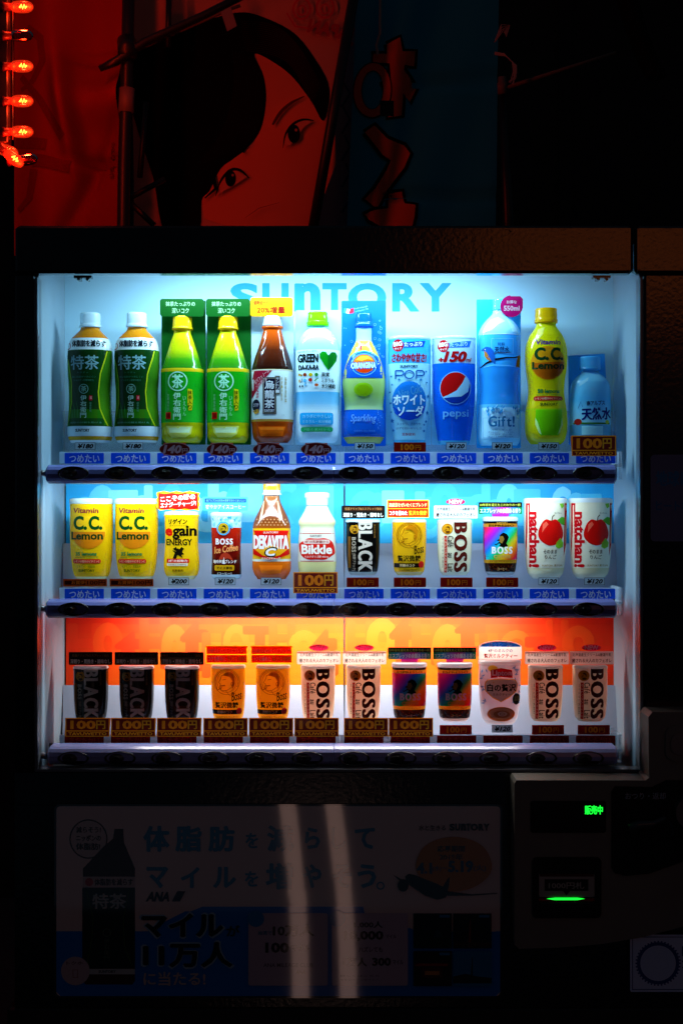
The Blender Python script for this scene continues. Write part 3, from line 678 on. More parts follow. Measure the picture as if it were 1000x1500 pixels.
p.text('体に脂肪がつきにくい', 106, 551, 142, 554, '#3c8464', .3); p.text('ケルセチン配糖体配合', 109, 556, 139, 559, '#3c8464', .3)
p.ring(124, 570, 7, 7, .9, '#84bcac'); p.text('茶', 120, 566, 128, 574, '#84bcac', .6)
p.col_text('伊右衛門', 123.5, 579, 613, 9, '#a8d0c4', .6); p.rect(132, 579.5, 136.5, 587, '#c01030'); p.text('濃', 133, 581, 136, 585, '#e8a8a8', .3); p.col_text('緑茶飲料', 134, 589, 604, 3, '#60a080', .1)
for a, b in ((108, 590), (113, 588), (104, 596)): p.line([(a + 3, 612), (a + 2, 600), (a, b)], [.9, .8, .2], '#3c9440')
p.text('脂肪の分解を助ける', 103, 618, 150, 620.5, '#5ca080', .2); p.text('SUNTORY', 112, 628.5, 133, 633, '#1c2830', 1.6)
p.out('label_print', M['print'], d.root)
d.copy(69, 0, 'dark green tea bottle with white cap, second from the left on the top shelf')

# --- 3, 4 bright green tea with tall green card
d = Drink('green_tea_bottle', 'bright green tea bottle with yellow cap and green card, beside the second dark tea bottle', 'bottle', 265, 648, 'bright green tea bottles with yellow caps')
d.card('back_card', 233, 436, 298.5, 650, '#064c12', .010); d.card('header_card', 233.5, 436.5, 298, 462.5, '#04480f', -.012, .003, 4)
p = d.plate(-.0122); p.text('抹茶たっぷりの', 242, 440.5, 285, 447.5, '#98b890', .5); p.text('深いコク', 251, 450, 276, 458, '#98b890', .5); p.out('card_print', M['card'], d.root)
d.shell('cap', [(461, 13), (462.5, 14), (477, 14), (477.5, 15), (481, 15)], [(461, '#e2c010')], .9, main=False, ribs=(463, 476, .012, 2.4))
d.shell('body', [(481.1, 12), (486, 12.5), (496, 16), (510, 20.5), (524, 25), (536, 29), (540, 31), (546, 31.4), (585, 31.2), (618, 31), (628, 30), (638, 30), (645, 27.5), (648, 24)],
        [(481, '#d8c80c'), (512, '#b8bc0c'), (526, '#3c9210'), (539.5, '#1c6a0c'), (539.5, '#d8b414'), (544.5, '#d8b414'), (544.5, '#129a14'), (580, '#16a81c'), (619, '#2cc832'), (619, '#d8d20c'), (640, '#d4c80c'), (640, '#c8c408')], .8, twist=(486, 534))
p = d.art(); p.ring(261, 559, 14.5, 14.5, 1.8, '#b8f0d8'); p.text('茶', 253, 549, 269, 569, '#b8f0d8', 1, res=3)
p.col_text('伊右衛門', 260, 575, 616, 11, '#c8f4dc', 1); p.col_text('いえもん', 271, 580, 610, 4.5, '#a0e4b4', .2); p.col_text('京都福寿園', 247, 577, 602, 3, '#90d4a0', .1)
p.poly([(276, 570), (282, 571), (283, 584), (282, 601), (277, 602), (275.5, 590)], '#e8cc10'); p.col_text('抹茶入り', 279, 572, 600, 5.5, '#1c3808', .7)
p.rect(243, 604, 251, 614, '#e01408'); p.text('福', 244.5, 606, 249.5, 612, '#a00c04', .4)
p.poly([(244, 624), (283, 624), (280, 636), (272, 641), (252, 641), (246, 634)], '#f0f078'); p.poly([(247, 626), (280, 626), (278, 634), (249, 634)], '#e8fbe0')  # light through the bottle foot and a white highlight, painted as patches
p.out('label_print', M['print'], d.root)
d.copy(67.5, 0, 'bright green tea bottle with yellow cap and green card, beside the brown oolong bottle')

# --- 5 oolong
d = Drink('oolong_tea_bottle', 'brown oolong tea bottle with a yellow and red card above its cap', 'bottle', 398, 648)
d.card('back_card', 365, 434, 429, 650, '#b8ccd6', .011); d.card('header_card', 366, 434, 428.5, 462, '#e09c08', -.010, .003, 4)
p = d.plate(-.0102); p.text('健康成分ポリフェノール', 371, 439, 419, 445.5, '#901008', .5); p.text('20%増量', 376, 447.5, 417, 457.5, '#8c0c04', .9); p.out('card_print', M['card'], d.root)
d.shell('cap', [(461, 12.5), (463, 13.5), (475, 14)], [(461, '#c8dce8')], .9, main=False, ribs=(463, 474, .012, 2.4))
d.shell('body', [(475.5, 13), (476.2, 15.6), (479, 15.6), (480, 13), (490, 15.5), (505, 20), (520, 25), (532, 28.5), (540, 30.5), (548, 31), (600, 31), (617, 31), (624, 30), (634, 29.5), (642, 27.5), (648, 23)],
        [(475, '#c84c06'), (492, '#a83c06'), (512, '#4c1604'), (541, '#1c0804'), (541, '#b89848'), (544, '#dce6ea'), (614, '#dce6ea'), (614, '#b88c38'), (617.5, '#b88c38'), (617.5, '#c84808'), (640, '#b84006'), (648, '#7c2804')], .8, twist=(484, 528))
p = d.art(); p.poly([(399, 543), (384, 560), (370, 582), (367.5, 584), (367.5, 562), (372, 543)], '#9c1430'); p.text('ポリフェノール', 369, 549, 397, 555, '#e0b8c0', .5, ang=42); p.text('20%増量', 373, 558, 393, 564, '#e0b8c0', .5, ang=42)
p.rect(385, 553, 405, 607, '#14102e'); p.frame(386.2, 554.2, 403.8, 605.8, .7, '#a89c80'); p.col_text('烏龍茶', 395, 557, 599, 14, '#dcdce4', 1); p.text('SUNTORY', 387.5, 600, 402, 604, '#c8c8d4', 1.2)
p.rect(403, 551, 410.5, 578, '#14102e'); p.frame(403.6, 551.6, 409.9, 577.4, .5, '#a89c80'); p.col_text('サントリー', 406.8, 553, 576, 4.4, '#dcdce4', .6)
p.col_text('福建省産茶葉', 418.5, 552, 590, 3, '#b09858', .2); p.col_text('無糖・無香料', 413, 552, 588, 2.6, '#c0a870', .2); p.col_text('美味、健康', 377, 562, 584, 4.5, '#c84060', .6)
p.ell(375, 594, 6, 9, '#1c1830'); p.text('OTPP', 370.5, 591, 379.5, 596, '#b0a8b8', .6); p.poly([(370, 602), (378, 599), (380, 604), (374, 607)], '#c89038'); p.text('こく', 413, 607, 417, 610, '#8ca0a8', .2)
p.poly([(378, 625), (418, 625), (414, 639), (382, 639)], '#f06c0c'); p.poly([(380, 626), (416, 626), (415, 630), (381, 630)], '#f88c20')  # brighter light in the tea below the label, painted in two tones
p.out('label_print', M['print'], d.root)

# --- 6 clear bottle with green cap
d = Drink('sports_water_bottle', 'clear bottle with lime green cap and green heart on its label', 'bottle', 465, 648)
d.card('back_card', 432, 450, 499, 650, '#b4d4e2', .011)
d.shell('cap', [(454.5, 13), (456, 14.5), (469, 15), (469.5, 16.5), (475.5, 16.5)], [(454, '#6cd808')], .9, main=False, ribs=(457, 468, .014, 2.4))
d.shell('body', [(475.6, 13.5), (479, 14.5), (484, 20), (491, 26), (500, 30.5), (510, 32.5), (516, 33), (560, 33), (578, 32.3), (600, 32.2), (625, 33), (638, 32), (645, 29), (648, 26)],
        [(475, '#b0d8ec'), (512.5, '#9cd0ea'), (512.5, '#dcecf2'), (574, '#dcecf2'), (574, '#5cb4e4'), (590, '#84c8ec'), (602, '#e8f6fb'), (648, '#d4ecf6')], .8)
p = d.art(); p.poly([(476, 480), (487, 486), (492, 497), (488, 502), (478, 490)], '#d8eef6'); p.poly([(444, 484), (456, 481), (452, 487), (444, 493)], '#d0eaf4')  # the two pale shapes are glints painted on the clear shoulder
p.text('SUNTORY グリーンダカラ', 436, 513.8, 464, 517, '#5c6c74', .5, ang=3); p.text('GREEN', 436, 519, 466, 531.5, '#101c1c', 1.8); p.text('DA-KA-RA', 437, 535, 467, 542.5, '#101c1c', 1.8)
p.poly([(481, 543), (475, 535), (468.5, 525), (468, 519), (472, 515.5), (477, 516), (481, 521), (486, 516), (491, 516), (494, 521), (492.5, 529), (487, 537)], '#0c8c18'); p.poly([(481, 543), (480, 530), (481, 521), (486, 516), (491, 516), (494, 521), (492.5, 529), (487, 537)], '#08701c')
for x, y, rx, ry, c in ((438.5, 549, 1.8, 2.2, '#c89010'), (441.5, 550, 1.3, 1.8, '#a88010'), (446.5, 549.3, 2.8, 2.6, '#8c2c10'), (455, 549.5, 3, 2.8, '#c8a808'), (463.5, 549.5, 2.8, 2.6, '#20782c'), (438.5, 558, 1.2, 2.6, '#c88c10'), (446.5, 558, 2.4, 2.8, '#58a8d0'), (454.5, 557, 3, 2.6, '#b81c10'), (447, 564, 1.8, 2, '#68b0d4'), (463.5, 564.5, 3, 2.2, '#c84c14'), (439, 566, 1, 1.8, '#142c38'), (443, 566, 1.4, 1.6, '#142c38')): p.ell(x, y, rx, ry, c, 12)
p.line([(460.5, 559), (463, 556.5), (466, 554.5)], 1.6, '#2c7c2c'); p.line([(440.5, 561), (443, 555)], .9, '#142c38')
p.text('果実', 471, 546, 482.5, 552.5, '#101c1c', 1.1); p.text('ミネラル', 471, 555, 489, 561, '#101c1c', 1.1); p.text('水分補給', 471, 563, 491, 569.5, '#101c1c', 1.1)
p.rect(439, 605, 488, 622.5, '#20a0d8', 3); p.text('カラダにやさしい', 443, 607.5, 485, 613, '#a8e0f4', .5); p.text('ミネラル・水分補給', 443, 615.5, 485, 620.5, '#a8e0f4', .5)
p.rect(440.5, 626, 487.5, 633, '#109858', 3); p.text('7種の素材から', 445, 627.6, 484, 631.6, '#80d8a8', .3)
p.out('label_print', M['print'], d.root)

# --- 7 orange sparkling bottle
d = Drink('sparkling_orange_bottle', 'blue and yellow waisted soda bottle printed with an orange, before a tall blue card', 'bottle', 533, 650)
d.card('back_card', 500, 436, 566, 652, '#0c68d8', .011, r=2)
p = d.plate(.0108); p.poly([(504, 447), (508, 447.6), (506.5, 454.5), (502.5, 454)], '#3c9ce0'); p.poly([(508, 447.6), (512.5, 448.6), (511, 455.5), (506.5, 454.5)], '#e0ecf4'); p.poly([(512.5, 448.6), (518, 446.5), (518.5, 454), (511, 455.5)], '#e02038')
p.text('French orange style', 519, 445, 539, 447.5, '#8cc8f4', .2, ang=12); p.text('Sparkling since 1936', 520, 449, 540, 451.5, '#8cc8f4', .2, ang=12)
rr = random.Random(3)
for i in range(22):
    x = rr.choice((rr.uniform(503, 517), rr.uniform(549, 563))); y = rr.uniform(458, 520); q = rr.uniform(.6, 2.2); p.ring(x, y, q, q, .6, '#70b8f4', 12)
p.out('card_print', M['card'], d.root)
d.shell('cap', [(456, 10.5), (458, 11.5), (471, 12), (473, 13.5), (477, 13.5)], [(456, '#0c5cd0')], .9, main=False, ribs=(459, 470, .014, 2.4))
d.shell('body', [(477.1, 11), (480, 11.5), (498, 12), (508, 17), (520, 22.5), (532, 26.5), (545, 30), (557, 31.5), (572, 31), (585, 29.5), (595, 28.5), (603, 29.5), (612, 31.5), (625, 32.4), (636, 31.5), (644, 27.5), (649, 24)],
        [(477, '#a0d8ec'), (498, '#b4dcd8'), (498, '#d8c848'), (520, '#d4c030'), (520, '#d8cc50'), (554.5, '#d4cc60'), (554.5, '#b4d478'), (578, '#a8d068'), (600, '#b8dca0'), (600, '#0c58cc'), (640, '#0c64d4'), (640, '#c8c040'), (649, '#b8c870')], .8)
p = d.art(); p.rect(527, 505, 530, 512, '#c0304c'); p.rect(521, 508, 523, 514, '#60b4d8')
p.poly([(512, 524), (520, 517), (533, 514.5), (546, 517), (554, 524), (559, 535), (564, 550), (564, 554), (502, 554), (502, 550), (507, 535)], '#0c54c8'); p.poly([(512, 522), (520, 515.5), (533, 513), (546, 515.5), (554, 522), (554, 524), (546, 517.5), (533, 515), (520, 517.5), (512, 524)], '#3c9ce8')
p.ring(533, 534, 19, 17, 1.2, '#5cb0f0'); p.ell(533, 533, 16, 14, '#e87810'); p.poly([(520, 527), (528, 521), (540, 521), (547, 528), (538, 526), (530, 529)], '#f0b038'); p.ell(533, 541, 11, 5, '#d83408')
p.text('ORANGINA', 512.5, 530, 552, 541, '#0838a0', 3.6, ang=2, off=.03); p.text('ORANGINA', 514, 531, 550.5, 540, '#c8ecfa', 1.6, ang=2)
p.ell(532, 571, 14, 10, '#98c41c'); p.ell(532, 571, 10, 7, '#94c00c'); p.text('Sparkling', 513, 607, 551, 621, '#74b8f4', .3, shear=.3)
for i in range(12): p.ell(554 + rr.uniform(-3, 5), 602 + i * 2.4, .6, .6, '#74b8f4', 8)
p.text('炭酸飲料 100ml 微炭酸', 518, 630, 549, 633, '#58a0ec', .2); p.out('label_print', M['print'], d.root)

# --- 8 white soda can
CANP = lambda t, b, w_: [(t, w_ - 3), (t + 2, w_ - .5), (t + 4, w_), (t + 6, w_ - .6), (t + (b - t) * .45, w_ - .8), (t + (b - t) * .72, w_ - 3), (t + (b - t) * .9, w_ - 7), (b - 3, w_ - 9), (b, w_ - 12)]
d = Drink('soda_can', 'pale blue soda can covered in stars, left of the bright blue cola can', 'can', 600, 651)
d.card('back_card', 566, 492, 633, 650, '#78b8d8', .011)
d.shell('body', CANP(491, 651, 31.5), [(491, '#a8bcc4'), (496.5, '#98b0bc'), (496.5, '#2ca0dc'), (532, '#3cacdf'), (532, '#a4dcec'), (644, '#98d8ec'), (644, '#4cb4d8')], .7)
p = d.art(); p.text('たっぷり', 588, 500, 631, 500.1, '#1c3c98', 0); p.poly([(589, 502), (623, 499), (620, 508), (587, 509.5)], '#1848b8'); p.text('たっぷり', 591.5, 501, 618, 507.5, '#d8f0fc', 1.3, ang=3)
p.ell(582.5, 506, 8, 9, '#c81420'); p.text('BIG', 576, 500.5, 588.5, 507, '#ecf4fa', 1.8, ang=5); p.text('サイズ', 577.5, 509, 587.5, 512.5, '#ecf4fa', .9, ang=5)
p.text('さわやかな甘さ!', 574, 517.5, 624, 530.5, '#a8141c', 2.0, shear=.1); p.text('SUNTORY', 585.5, 535, 612, 538.8, '#10305c', 1.4)
for x0, ch in ((578, 'P'), (608.5, 'P')):
    p.line([(x0 + 1, 555), (x0 + 1, 543)], 1.8, '#14509c'); p.line([(x0 + 1, 543), (x0 + 10, 543), (x0 + 12.5, 545), (x0 + 12.5, 548), (x0 + 10, 550), (x0 + 1, 550)], 1.8, '#14509c')
p.ring(599, 549, 7.5, 6.6, 1.8, '#14509c')
for x, y, q in ((574, 563, 2), (584, 556, 2.5), (616, 556, 3), (573, 551, 2), (624, 544, 2), (625, 560, 2), (627, 580, 3), (571, 574, 2), (572, 590, 2.4), (574, 616, 4), (626, 604, 3.4), (624, 617, 2.6), (621, 622, 2), (576, 630, 2.6), (621, 631, 2.6), (573, 603, 1.8)): p.star(x, y, q, '#1c70ac')
p.ell(599, 587, 25, 28.5, '#1878cc'); p.poly([(574.6, 595), (590, 604), (608, 602), (623.6, 593), (620, 605), (611, 613), (599, 616), (587, 613), (578, 605)], '#0c48c8'); p.text('Nice Cold', 582, 567, 618, 580, '#4ca4dc', .5, ang=18, shear=.3)
p.text('ホワイト', 576, 578.5, 622, 593, '#e4f8ff', 1.5, res=3); p.text('ソーダ', 582, 594.5, 620, 609.5, '#e4f8ff', 1.5, res=3)
p.text('スッキリ、さわやか', 581, 619, 616, 623, '#2060a8', .5); p.text('はずむ白いおいしさ', 580, 625.5, 617, 629, '#2060a8', .4); p.text('炭酸飲料', 588.5, 634, 608, 638.5, '#a01c50', .6)
p.out('label_print', M['print'], d.root)

# --- 9 cola can
d = Drink('cola_can', 'tall bright blue cola can with round red, white and blue emblem', 'can', 666, 651)
d.card('back_card', 634, 492, 699, 650, '#78b8d8', .011)
d.shell('body', CANP(491, 651, 32), [(491, '#a8bcc4'), (496, '#98b0bc'), (496, '#b8d4e0'), (532, '#a8c8dc'), (532, '#0860d8'), (645, '#0664dc'), (645, '#4cb4d8')], .7)
p = d.art(); p.poly([(656, 503), (690, 499), (687, 508.5), (655, 509.5)], '#1c6cd0'); p.text('たっぷり', 658, 501.5, 684, 507.8, '#b8e4fc', 1.3, ang=4)
p.ell(649, 507, 8, 9, '#c81420'); p.text('BIG', 642.5, 501.5, 655, 508, '#ecf4fa', 1.8, ang=5); p.text('サイズ', 644, 510, 654, 513.5, '#ecf4fa', .9, ang=5)
p.text('+', 642, 524, 649, 530, '#b01014', 2.4); p.text('150', 649, 515, 683, 530.5, '#b01014', 2.8, shear=.25, off=.035, res=3); p.text('ml', 682, 524, 690, 530, '#b01014', 1.2, shear=.2)
cx, cy, q = 666.5, 568.5, 22
p.ell(cx, cy, q + 1.2, q + 2.2, '#80c4ec', 40)
arc = lambda a0, a1, n=14: [(cx + q * math.cos(R(a0 + (a1 - a0) * i / n)), cy + (q + 1) * math.sin(R(a0 + (a1 - a0) * i / n))) for i in range(n + 1)]
p.ell(cx, cy, q, q + 1, '#a8dcf0', 40)
p.poly(arc(145, 312) + [(676, 562), (668, 572), (657, 578)], '#cc0c10'); p.poly(arc(140, -18) + [(685, 574), (675, 581), (660, 582)], '#0c38a8')
p.text('pepsi', 648.5, 600, 686, 614, '#7cccf4', .4, res=3); p.out('label_print', M['print'], d.root)

# --- 10 tall mineral water
d = Drink('water_bottle', 'tall clear water bottle with a kingfisher on a branch, magenta sign at its cap', 'bottle', 733, 652)
d.card('back_card', 700.5, 434, 766, 655, '#28a4e4', .011)
d.shell('cap', [(436, 9.5), (437, 10), (452, 10)], [(436, '#58bcec')], .9, main=False, ribs=(438, 450, .012, 2.4))
d.shell('body', [(452.2, 9.5), (458, 11), (464, 17), (472, 24), (482, 29.5), (490, 31), (530, 31), (545, 30), (560, 28.5), (578, 28.5), (595, 30.5), (620, 31), (640, 31), (648, 29), (652, 26)],
        [(452, '#a8e0f4'), (489, '#a0dcf4'), (489, '#3cacE8'), (537, '#3cace8'), (537, '#2c9ce8'), (592, '#2c98e4'), (592, '#60c4ec'), (645, '#a0e4f8')], .75)
p = d.art(); p.poly([(718, 468), (730, 463), (740, 470), (728, 476), (720, 484), (706, 487), (710, 478)], '#d4f2fb'); p.poly([(742, 466), (752, 475), (760, 488), (750, 486)], '#c8ecf8'); p.line([(704, 489.5), (762, 489.5)], 1, '#d4f2fb')  # pale shapes above the label are reflections painted on the shoulder
p.frame(719, 496, 751, 518, .5, '#90d0f0'); p.text('阿蘇', 728, 502, 738, 507, '#14508c', .3); p.text('天然水', 723, 508, 745, 517, '#103c74', .9)
p.line([(704, 538), (712, 532), (724, 527), (740, 524.5), (752, 524), (765, 521)], [1.6, 2.6, 3, 2.2, 1.8, 2.4], '#14181c'); p.line([(720, 518.5), (729, 517), (738, 517.5), (748, 516)], 1, '#403018')
p.poly([(706, 511), (711, 508), (717, 509), (722, 514), (724, 522), (724, 534), (720, 530), (714, 524), (710, 517)], '#1c60b8'); p.poly([(709, 514), (712, 516), (716, 524), (719, 530), (713, 527), (709, 521)], '#c87828'); p.poly([(704, 513.5), (709, 511), (709, 513)], '#102038'); p.ell(710, 512, .7, .7, '#f0f0f0', 8)
p.poly([(755, 538), (756, 530), (758, 522), (761, 519), (763, 523), (762, 530), (761, 538)], '#9c5c20'); p.line([(708, 538), (722, 535), (745, 536), (763, 538)], .7, '#90d8f4')
p.rect(706, 597, 761, 642, '#c4eaf6'); p.frame(707, 612, 760, 641, .5, '#78b8d8')
for i in range(26): a, b = rr.uniform(706, 760), rr.uniform(594, 607); p.poly([(a, b), (a + rr.uniform(2, 5), b - 3), (a + 2, b + rr.uniform(2, 5))], rr.choice(['#3ca8dc', '#d8f4fc', '#1c84c8']))
p.text('未来へ', 720, 597, 731, 601, '#1c6ca8', .6); p.text('高き贈ろう', 720, 603, 739, 607, '#1c6ca8', .6)
p.serif('Gift!', 714, 610, 753, 625, '#1c7cb8', .02, gap=.10, sw=.07)
for i, t in enumerate(('大地の恵みが', 'ずっと未来につづくように。', 'サントリーの', '森づくりからの贈りもの。')): p.text(t, 718 - (i % 2) * 4, 629 + i * 3.2, 748 + (i % 2) * 4, 631.2 + i * 3.2, '#2c84b8', .2)
p.out('label_print', M['print'], d.root)
g = G(); pts = rrect(733, 433, 766, 464, 14); pts = [(x, y) for x, y in [(748, 433), (762, 433), (766, 437), (766, 450)] + [(749.5 + 16.5 * math.cos(R(a)), 447.5 + 16 * math.sin(R(a))) for a in range(10, 270, 14)]]
g.extr([((a - d.cx) * d.sc, (d.base - b) * d.sc) for a, b in pts], -.014, -.011, lin('#a00454'), False); g.out('magenta_sign', M['card'], d.root, col=True)
p = d.plate(-.0142); p.text('お得な', 742, 439, 757, 444, '#c8a8b8', 1); p.text('550ml', 738, 447, 761, 454.5, '#c8a8b8', .8); p.out('sign_print', M['card'], d.root)

# --- 11 lemon soda bottle
d = Drink('lemon_soda_bottle', 'yellow lemon soda bottle with orange cap, between the two water bottles', 'bottle', 802, 650)
d.shell('cap', [(449.5, 15), (451, 16), (465, 16.2), (466, 17), (471, 16.6)], [(449, '#e8b408')], .9, main=False, ribs=(452, 464, .014, 2.4))
d.shell('body', [(471.2, 14.5), (476, 15), (482, 19), (490, 24.5), (500, 28.5), (512, 30.8), (525, 31), (540, 30), (555, 27.6), (572, 26.6), (585, 27.6), (598, 30), (615, 31), (632, 30.5), (642, 28), (647, 25), (650, 22)],
        [(471, '#d8d008'), (500, '#e2cc08'), (598, '#e4c808'), (598, '#c8cc08'), (640, '#dcc808'), (650, '#a8b810')], .8)
p = d.art(); p.ell(802, 532, 25, 25, '#e09a10'); p.poly([(802 + 23 * math.cos(R(a)), 534 + 22 * math.sin(R(a))) for a in range(-10, 200, 15)], '#cc6a0c'); p.poly([(788, 482), (798, 478), (794, 490), (786, 500), (782, 500)], '#f0ec80')  # last shape is a highlight painted on the left shoulder
p.text('Vitamin', 784, 497.5, 820, 505, '#5c2484', .9, shear=.15); p.text('C.', 782, 509.5, 802, 528, '#0c4420', 1.6, off=.03, res=3); p.text('C.', 805, 509.5, 824, 528, '#0c4420', 1.6, off=.03, res=3); p.text('Lemon', 779, 530.5, 826, 541, '#0c3c1c', 1.2, off=.024)
p.text('50 lemons', 787, 570, 819, 576, '#0c8044', 1.6); p.text('worth of Vitamin C', 785, 577.3, 821, 579.5, '#4c9c40', .2); p.rect(781, 580.5, 824, 587, '#c8201c', 3); p.text('レモン50個分のビタミンC', 783, 582, 822, 585.6, '#f4c8a0', .6); p.text('SUNTORY', 790, 590, 816, 594.5, '#3c5c18', 1.3)
p.poly([(784, 600), (822, 600), (823, 616), (817, 638), (790, 638), (783, 616)], '#7cd40c'); p.poly([(783, 612), (786, 618), (792, 637), (788, 634), (783, 622)], '#e8f8b0'); p.poly([(822, 612), (820, 624), (815, 637), (819, 634), (823, 622)], '#e8f8b0')  # light coming through the foot, painted green with pale side glints
p.out('label_print', M['print'], d.root)

# --- 12 small water bottle
d = Drink('small_water_bottle', 'short clear blue water bottle before a tilted blue card, rightmost on the top shelf', 'bottle', 867, 652)
g = G(); g.extr([((a - d.cx) * d.sc, (d.base - b) * d.sc) for a, b in ((836, 518), (890, 515), (898, 650), (837, 650))], .008, .0095, lin('#2890dc'), False); g.out('back_card', M['card'], d.root, col=True)
d.shell('cap', [(521, 14), (522, 15), (537, 15), (538, 16), (541, 15.6)], [(521, '#58c0f0')], .9, main=False, ribs=(523, 536, .014, 2.4))
d.shell('body', [(541.2, 12.5), (545, 14), (551, 21), (558, 26.5), (568, 29), (576, 29.6), (600, 30), (625, 30), (640, 29.5), (652, 28)],
        [(541, '#8cd4ec'), (565, '#70c8ec'), (585, '#58bce8'), (622, '#a4e4f0'), (622, '#8cd0dc'), (622.5, '#68b4d4'), (652, '#58a8cc')], .75)
p = d.art(); p.poly([(848, 560), (862, 552), (860, 558), (848, 566)], '#a8dcec'); p.text('南アルプス', 858, 587, 885, 594, '#141c50', 1, ang=3); p.text('天然水', 851, 597, 895, 615, '#0c1c78', 1.5, ang=2, res=3)  # pale shoulder shape is a painted glint
p.rect(840, 619, 893, 621.6, '#3c7c34'); p.ell(846, 618, 5, 4.6, '#b82820'); p.ell(889, 618, 3, 3, '#d8cc30'); p.line([(846, 598), (850, 588), (852, 596)], .7, '#2c6ca0'); p.rect(851, 624, 882, 637, '#b0ecf4')
p.out('label_print', M['print'], d.root)

# =============================== second shelf
def canlemon(cx, label):
    d = Drink('lemon_soda_can', label, 'can', cx, 849, 'yellow lemon soda cans')
    d.shell('body', [(730, 30), (731.5, 32), (736, 32.4), (738.5, 31.4), (760, 31.4), (790, 31.3), (812, 30.4), (830, 28.4), (843, 25.4), (849, 21)], [(730, '#cdd8d4'), (738, '#cdd8d4'), (738, '#ecb408'), (845, '#f0b808'), (845, '#cfcf9a')], .7)
    p = d.art(); c = cx
    p.text('Vitamin', c - 23.5, 744, c + 14, 751.5, '#8c1830', .9, shear=.12); p.ell(c - 1, 780, 25, 24, '#f0c818'); p.poly([(c - 1 + 24 * math.cos(R(a)), 782 + 22 * math.sin(R(a))) for a in range(-8, 189, 14)], '#e08c10')
    p.text('C.', c - 23, 756, c - 3, 776, '#0a4c18', 1.6, off=.03, res=3); p.text('C.', c, 756, c + 19, 776, '#0a4c18', 1.6, off=.03, res=3); p.text('Lemon', c - 27, 779, c + 20, 790.5, '#0a3c14', 1.2, off=.024)
    p.text('35 lemons', c - 20, 808.5, c + 11, 814, '#0c8448', 1.6); p.text('worth of Vitamin C', c - 21, 815, c + 13, 817.3, '#58a040', .2); p.rect(c - 25, 819, c + 17, 825.5, '#cc2418', 3); p.text('レモン35個分のビタミンC', c - 23, 820.5, c + 15, 824.2, '#fcd0a0', .6)
    p.text('ビタミンC・炭酸飲料', c - 18, 828, c + 9, 831.5, '#4c7010', .4); p.text('SUNTORY', c - 16, 834, c + 8, 838, '#4c5c10', 1.1); p.out('label_print', M['print'], d.root); return d
d = canlemon(131, 'yellow lemon soda can, leftmost on the middle shelf'); d.copy(66.5, 0, 'yellow lemon soda can beside the can with the red starburst card')

d = Drink('energy_drink_can', 'yellow energy drink can with griffin emblem under a red starburst card', 'can', 264, 849)
pts = []
for i in range(26):
    t = i / 26 * 4; a = t % 1; sd = int(t); k = 1.2 if i % 2 else -.9
    x, y = [(229 + 62 * a, 720 - k), (291 + k, 720 + 27 * a), (291 - 62 * a, 747 + k), (229 - k, 747 - 27 * a)][sd]; pts.append((x, y))
g = G(); g.extr([((a - d.cx) * d.sc, (d.base - b) * d.sc) for a, b in reversed(pts)][::-1], -.010, -.008, lin('#e8b810'), False); g.out('header_card', M['card'], d.root, col=True)
p = d.plate(-.0102); p.poly([(231 + (58 * ((i / 24 * 4) % 1) if int(i / 24 * 4) == 0 else 58 if int(i / 24 * 4) == 1 else 58 - 58 * ((i / 24 * 4) % 1) if int(i / 24 * 4) == 2 else 0), 722 + (0 if int(i / 24 * 4) == 0 else 23 * ((i / 24 * 4) % 1) if int(i / 24 * 4) == 1 else 23 if int(i / 24 * 4) == 2 else 23 - 23 * ((i / 24 * 4) % 1)) + (1.4 if i % 2 else 0)) for i in range(24)], '#d81408')
p.text('ここぞの時の', 234, 725, 285, 733.5, '#fff0e8', 1.5, ang=5); p.text('エナジーチャージ!', 234, 735, 286, 742.5, '#fff0e8', 1.2, ang=4); p.out('card_print', M['card'], d.root)
d.shell('body', [(749, 23), (750.5, 25.5), (756, 26), (758, 25), (780, 24.4), (800, 24.4), (820, 26), (835, 25.6), (843, 23), (849, 18)], [(749, '#d0d0b4'), (754, '#d0d0b4'), (754, '#f0b80c'), (844, '#f0b80c'), (844, '#d0cf9c')], .7)
p = d.art(); p.text('リゲイン', 246.5, 760, 274, 768, '#141008', 1.8, shear=.1); p.text('エナジードリンク', 248, 768.8, 274, 771, '#2c2008', .4); p.text('e', 241.5, 774, 252, 785, '#d81408', 3, off=.03); p.text('gain', 252.5, 770, 287, 790, '#141008', 1.2, off=.028, res=3)
p.text('ENERGY', 243, 789.5, 281, 799, '#181008', .9)
p.poly([(253, 818), (256, 810), (252, 806), (258, 808), (261, 802), (264, 808), (269, 803), (267, 809), (270, 812), (266, 813), (268, 818), (264, 815), (260, 813), (258, 819)], '#141008'); p.poly([(261, 806), (266, 801), (270, 804), (265, 809)], '#141008'); p.poly([(253, 804), (258, 801), (262, 808), (257, 807)], '#141008')
p.rect(244, 818.5, 277, 824.5, '#d81408'); p.text('3種の起動力', 246.5, 819.8, 274.5, 823.4, '#fff0e8', 1); p.rect(244, 825, 275, 829, '#e8e8d8'); p.text('アルギニン1000mg', 246, 826, 273, 828.3, '#2c2008', .4); p.text('炭酸飲料', 252, 834, 269, 837.6, '#2c2008', .7); p.out('label_print', M['print'], d.root)

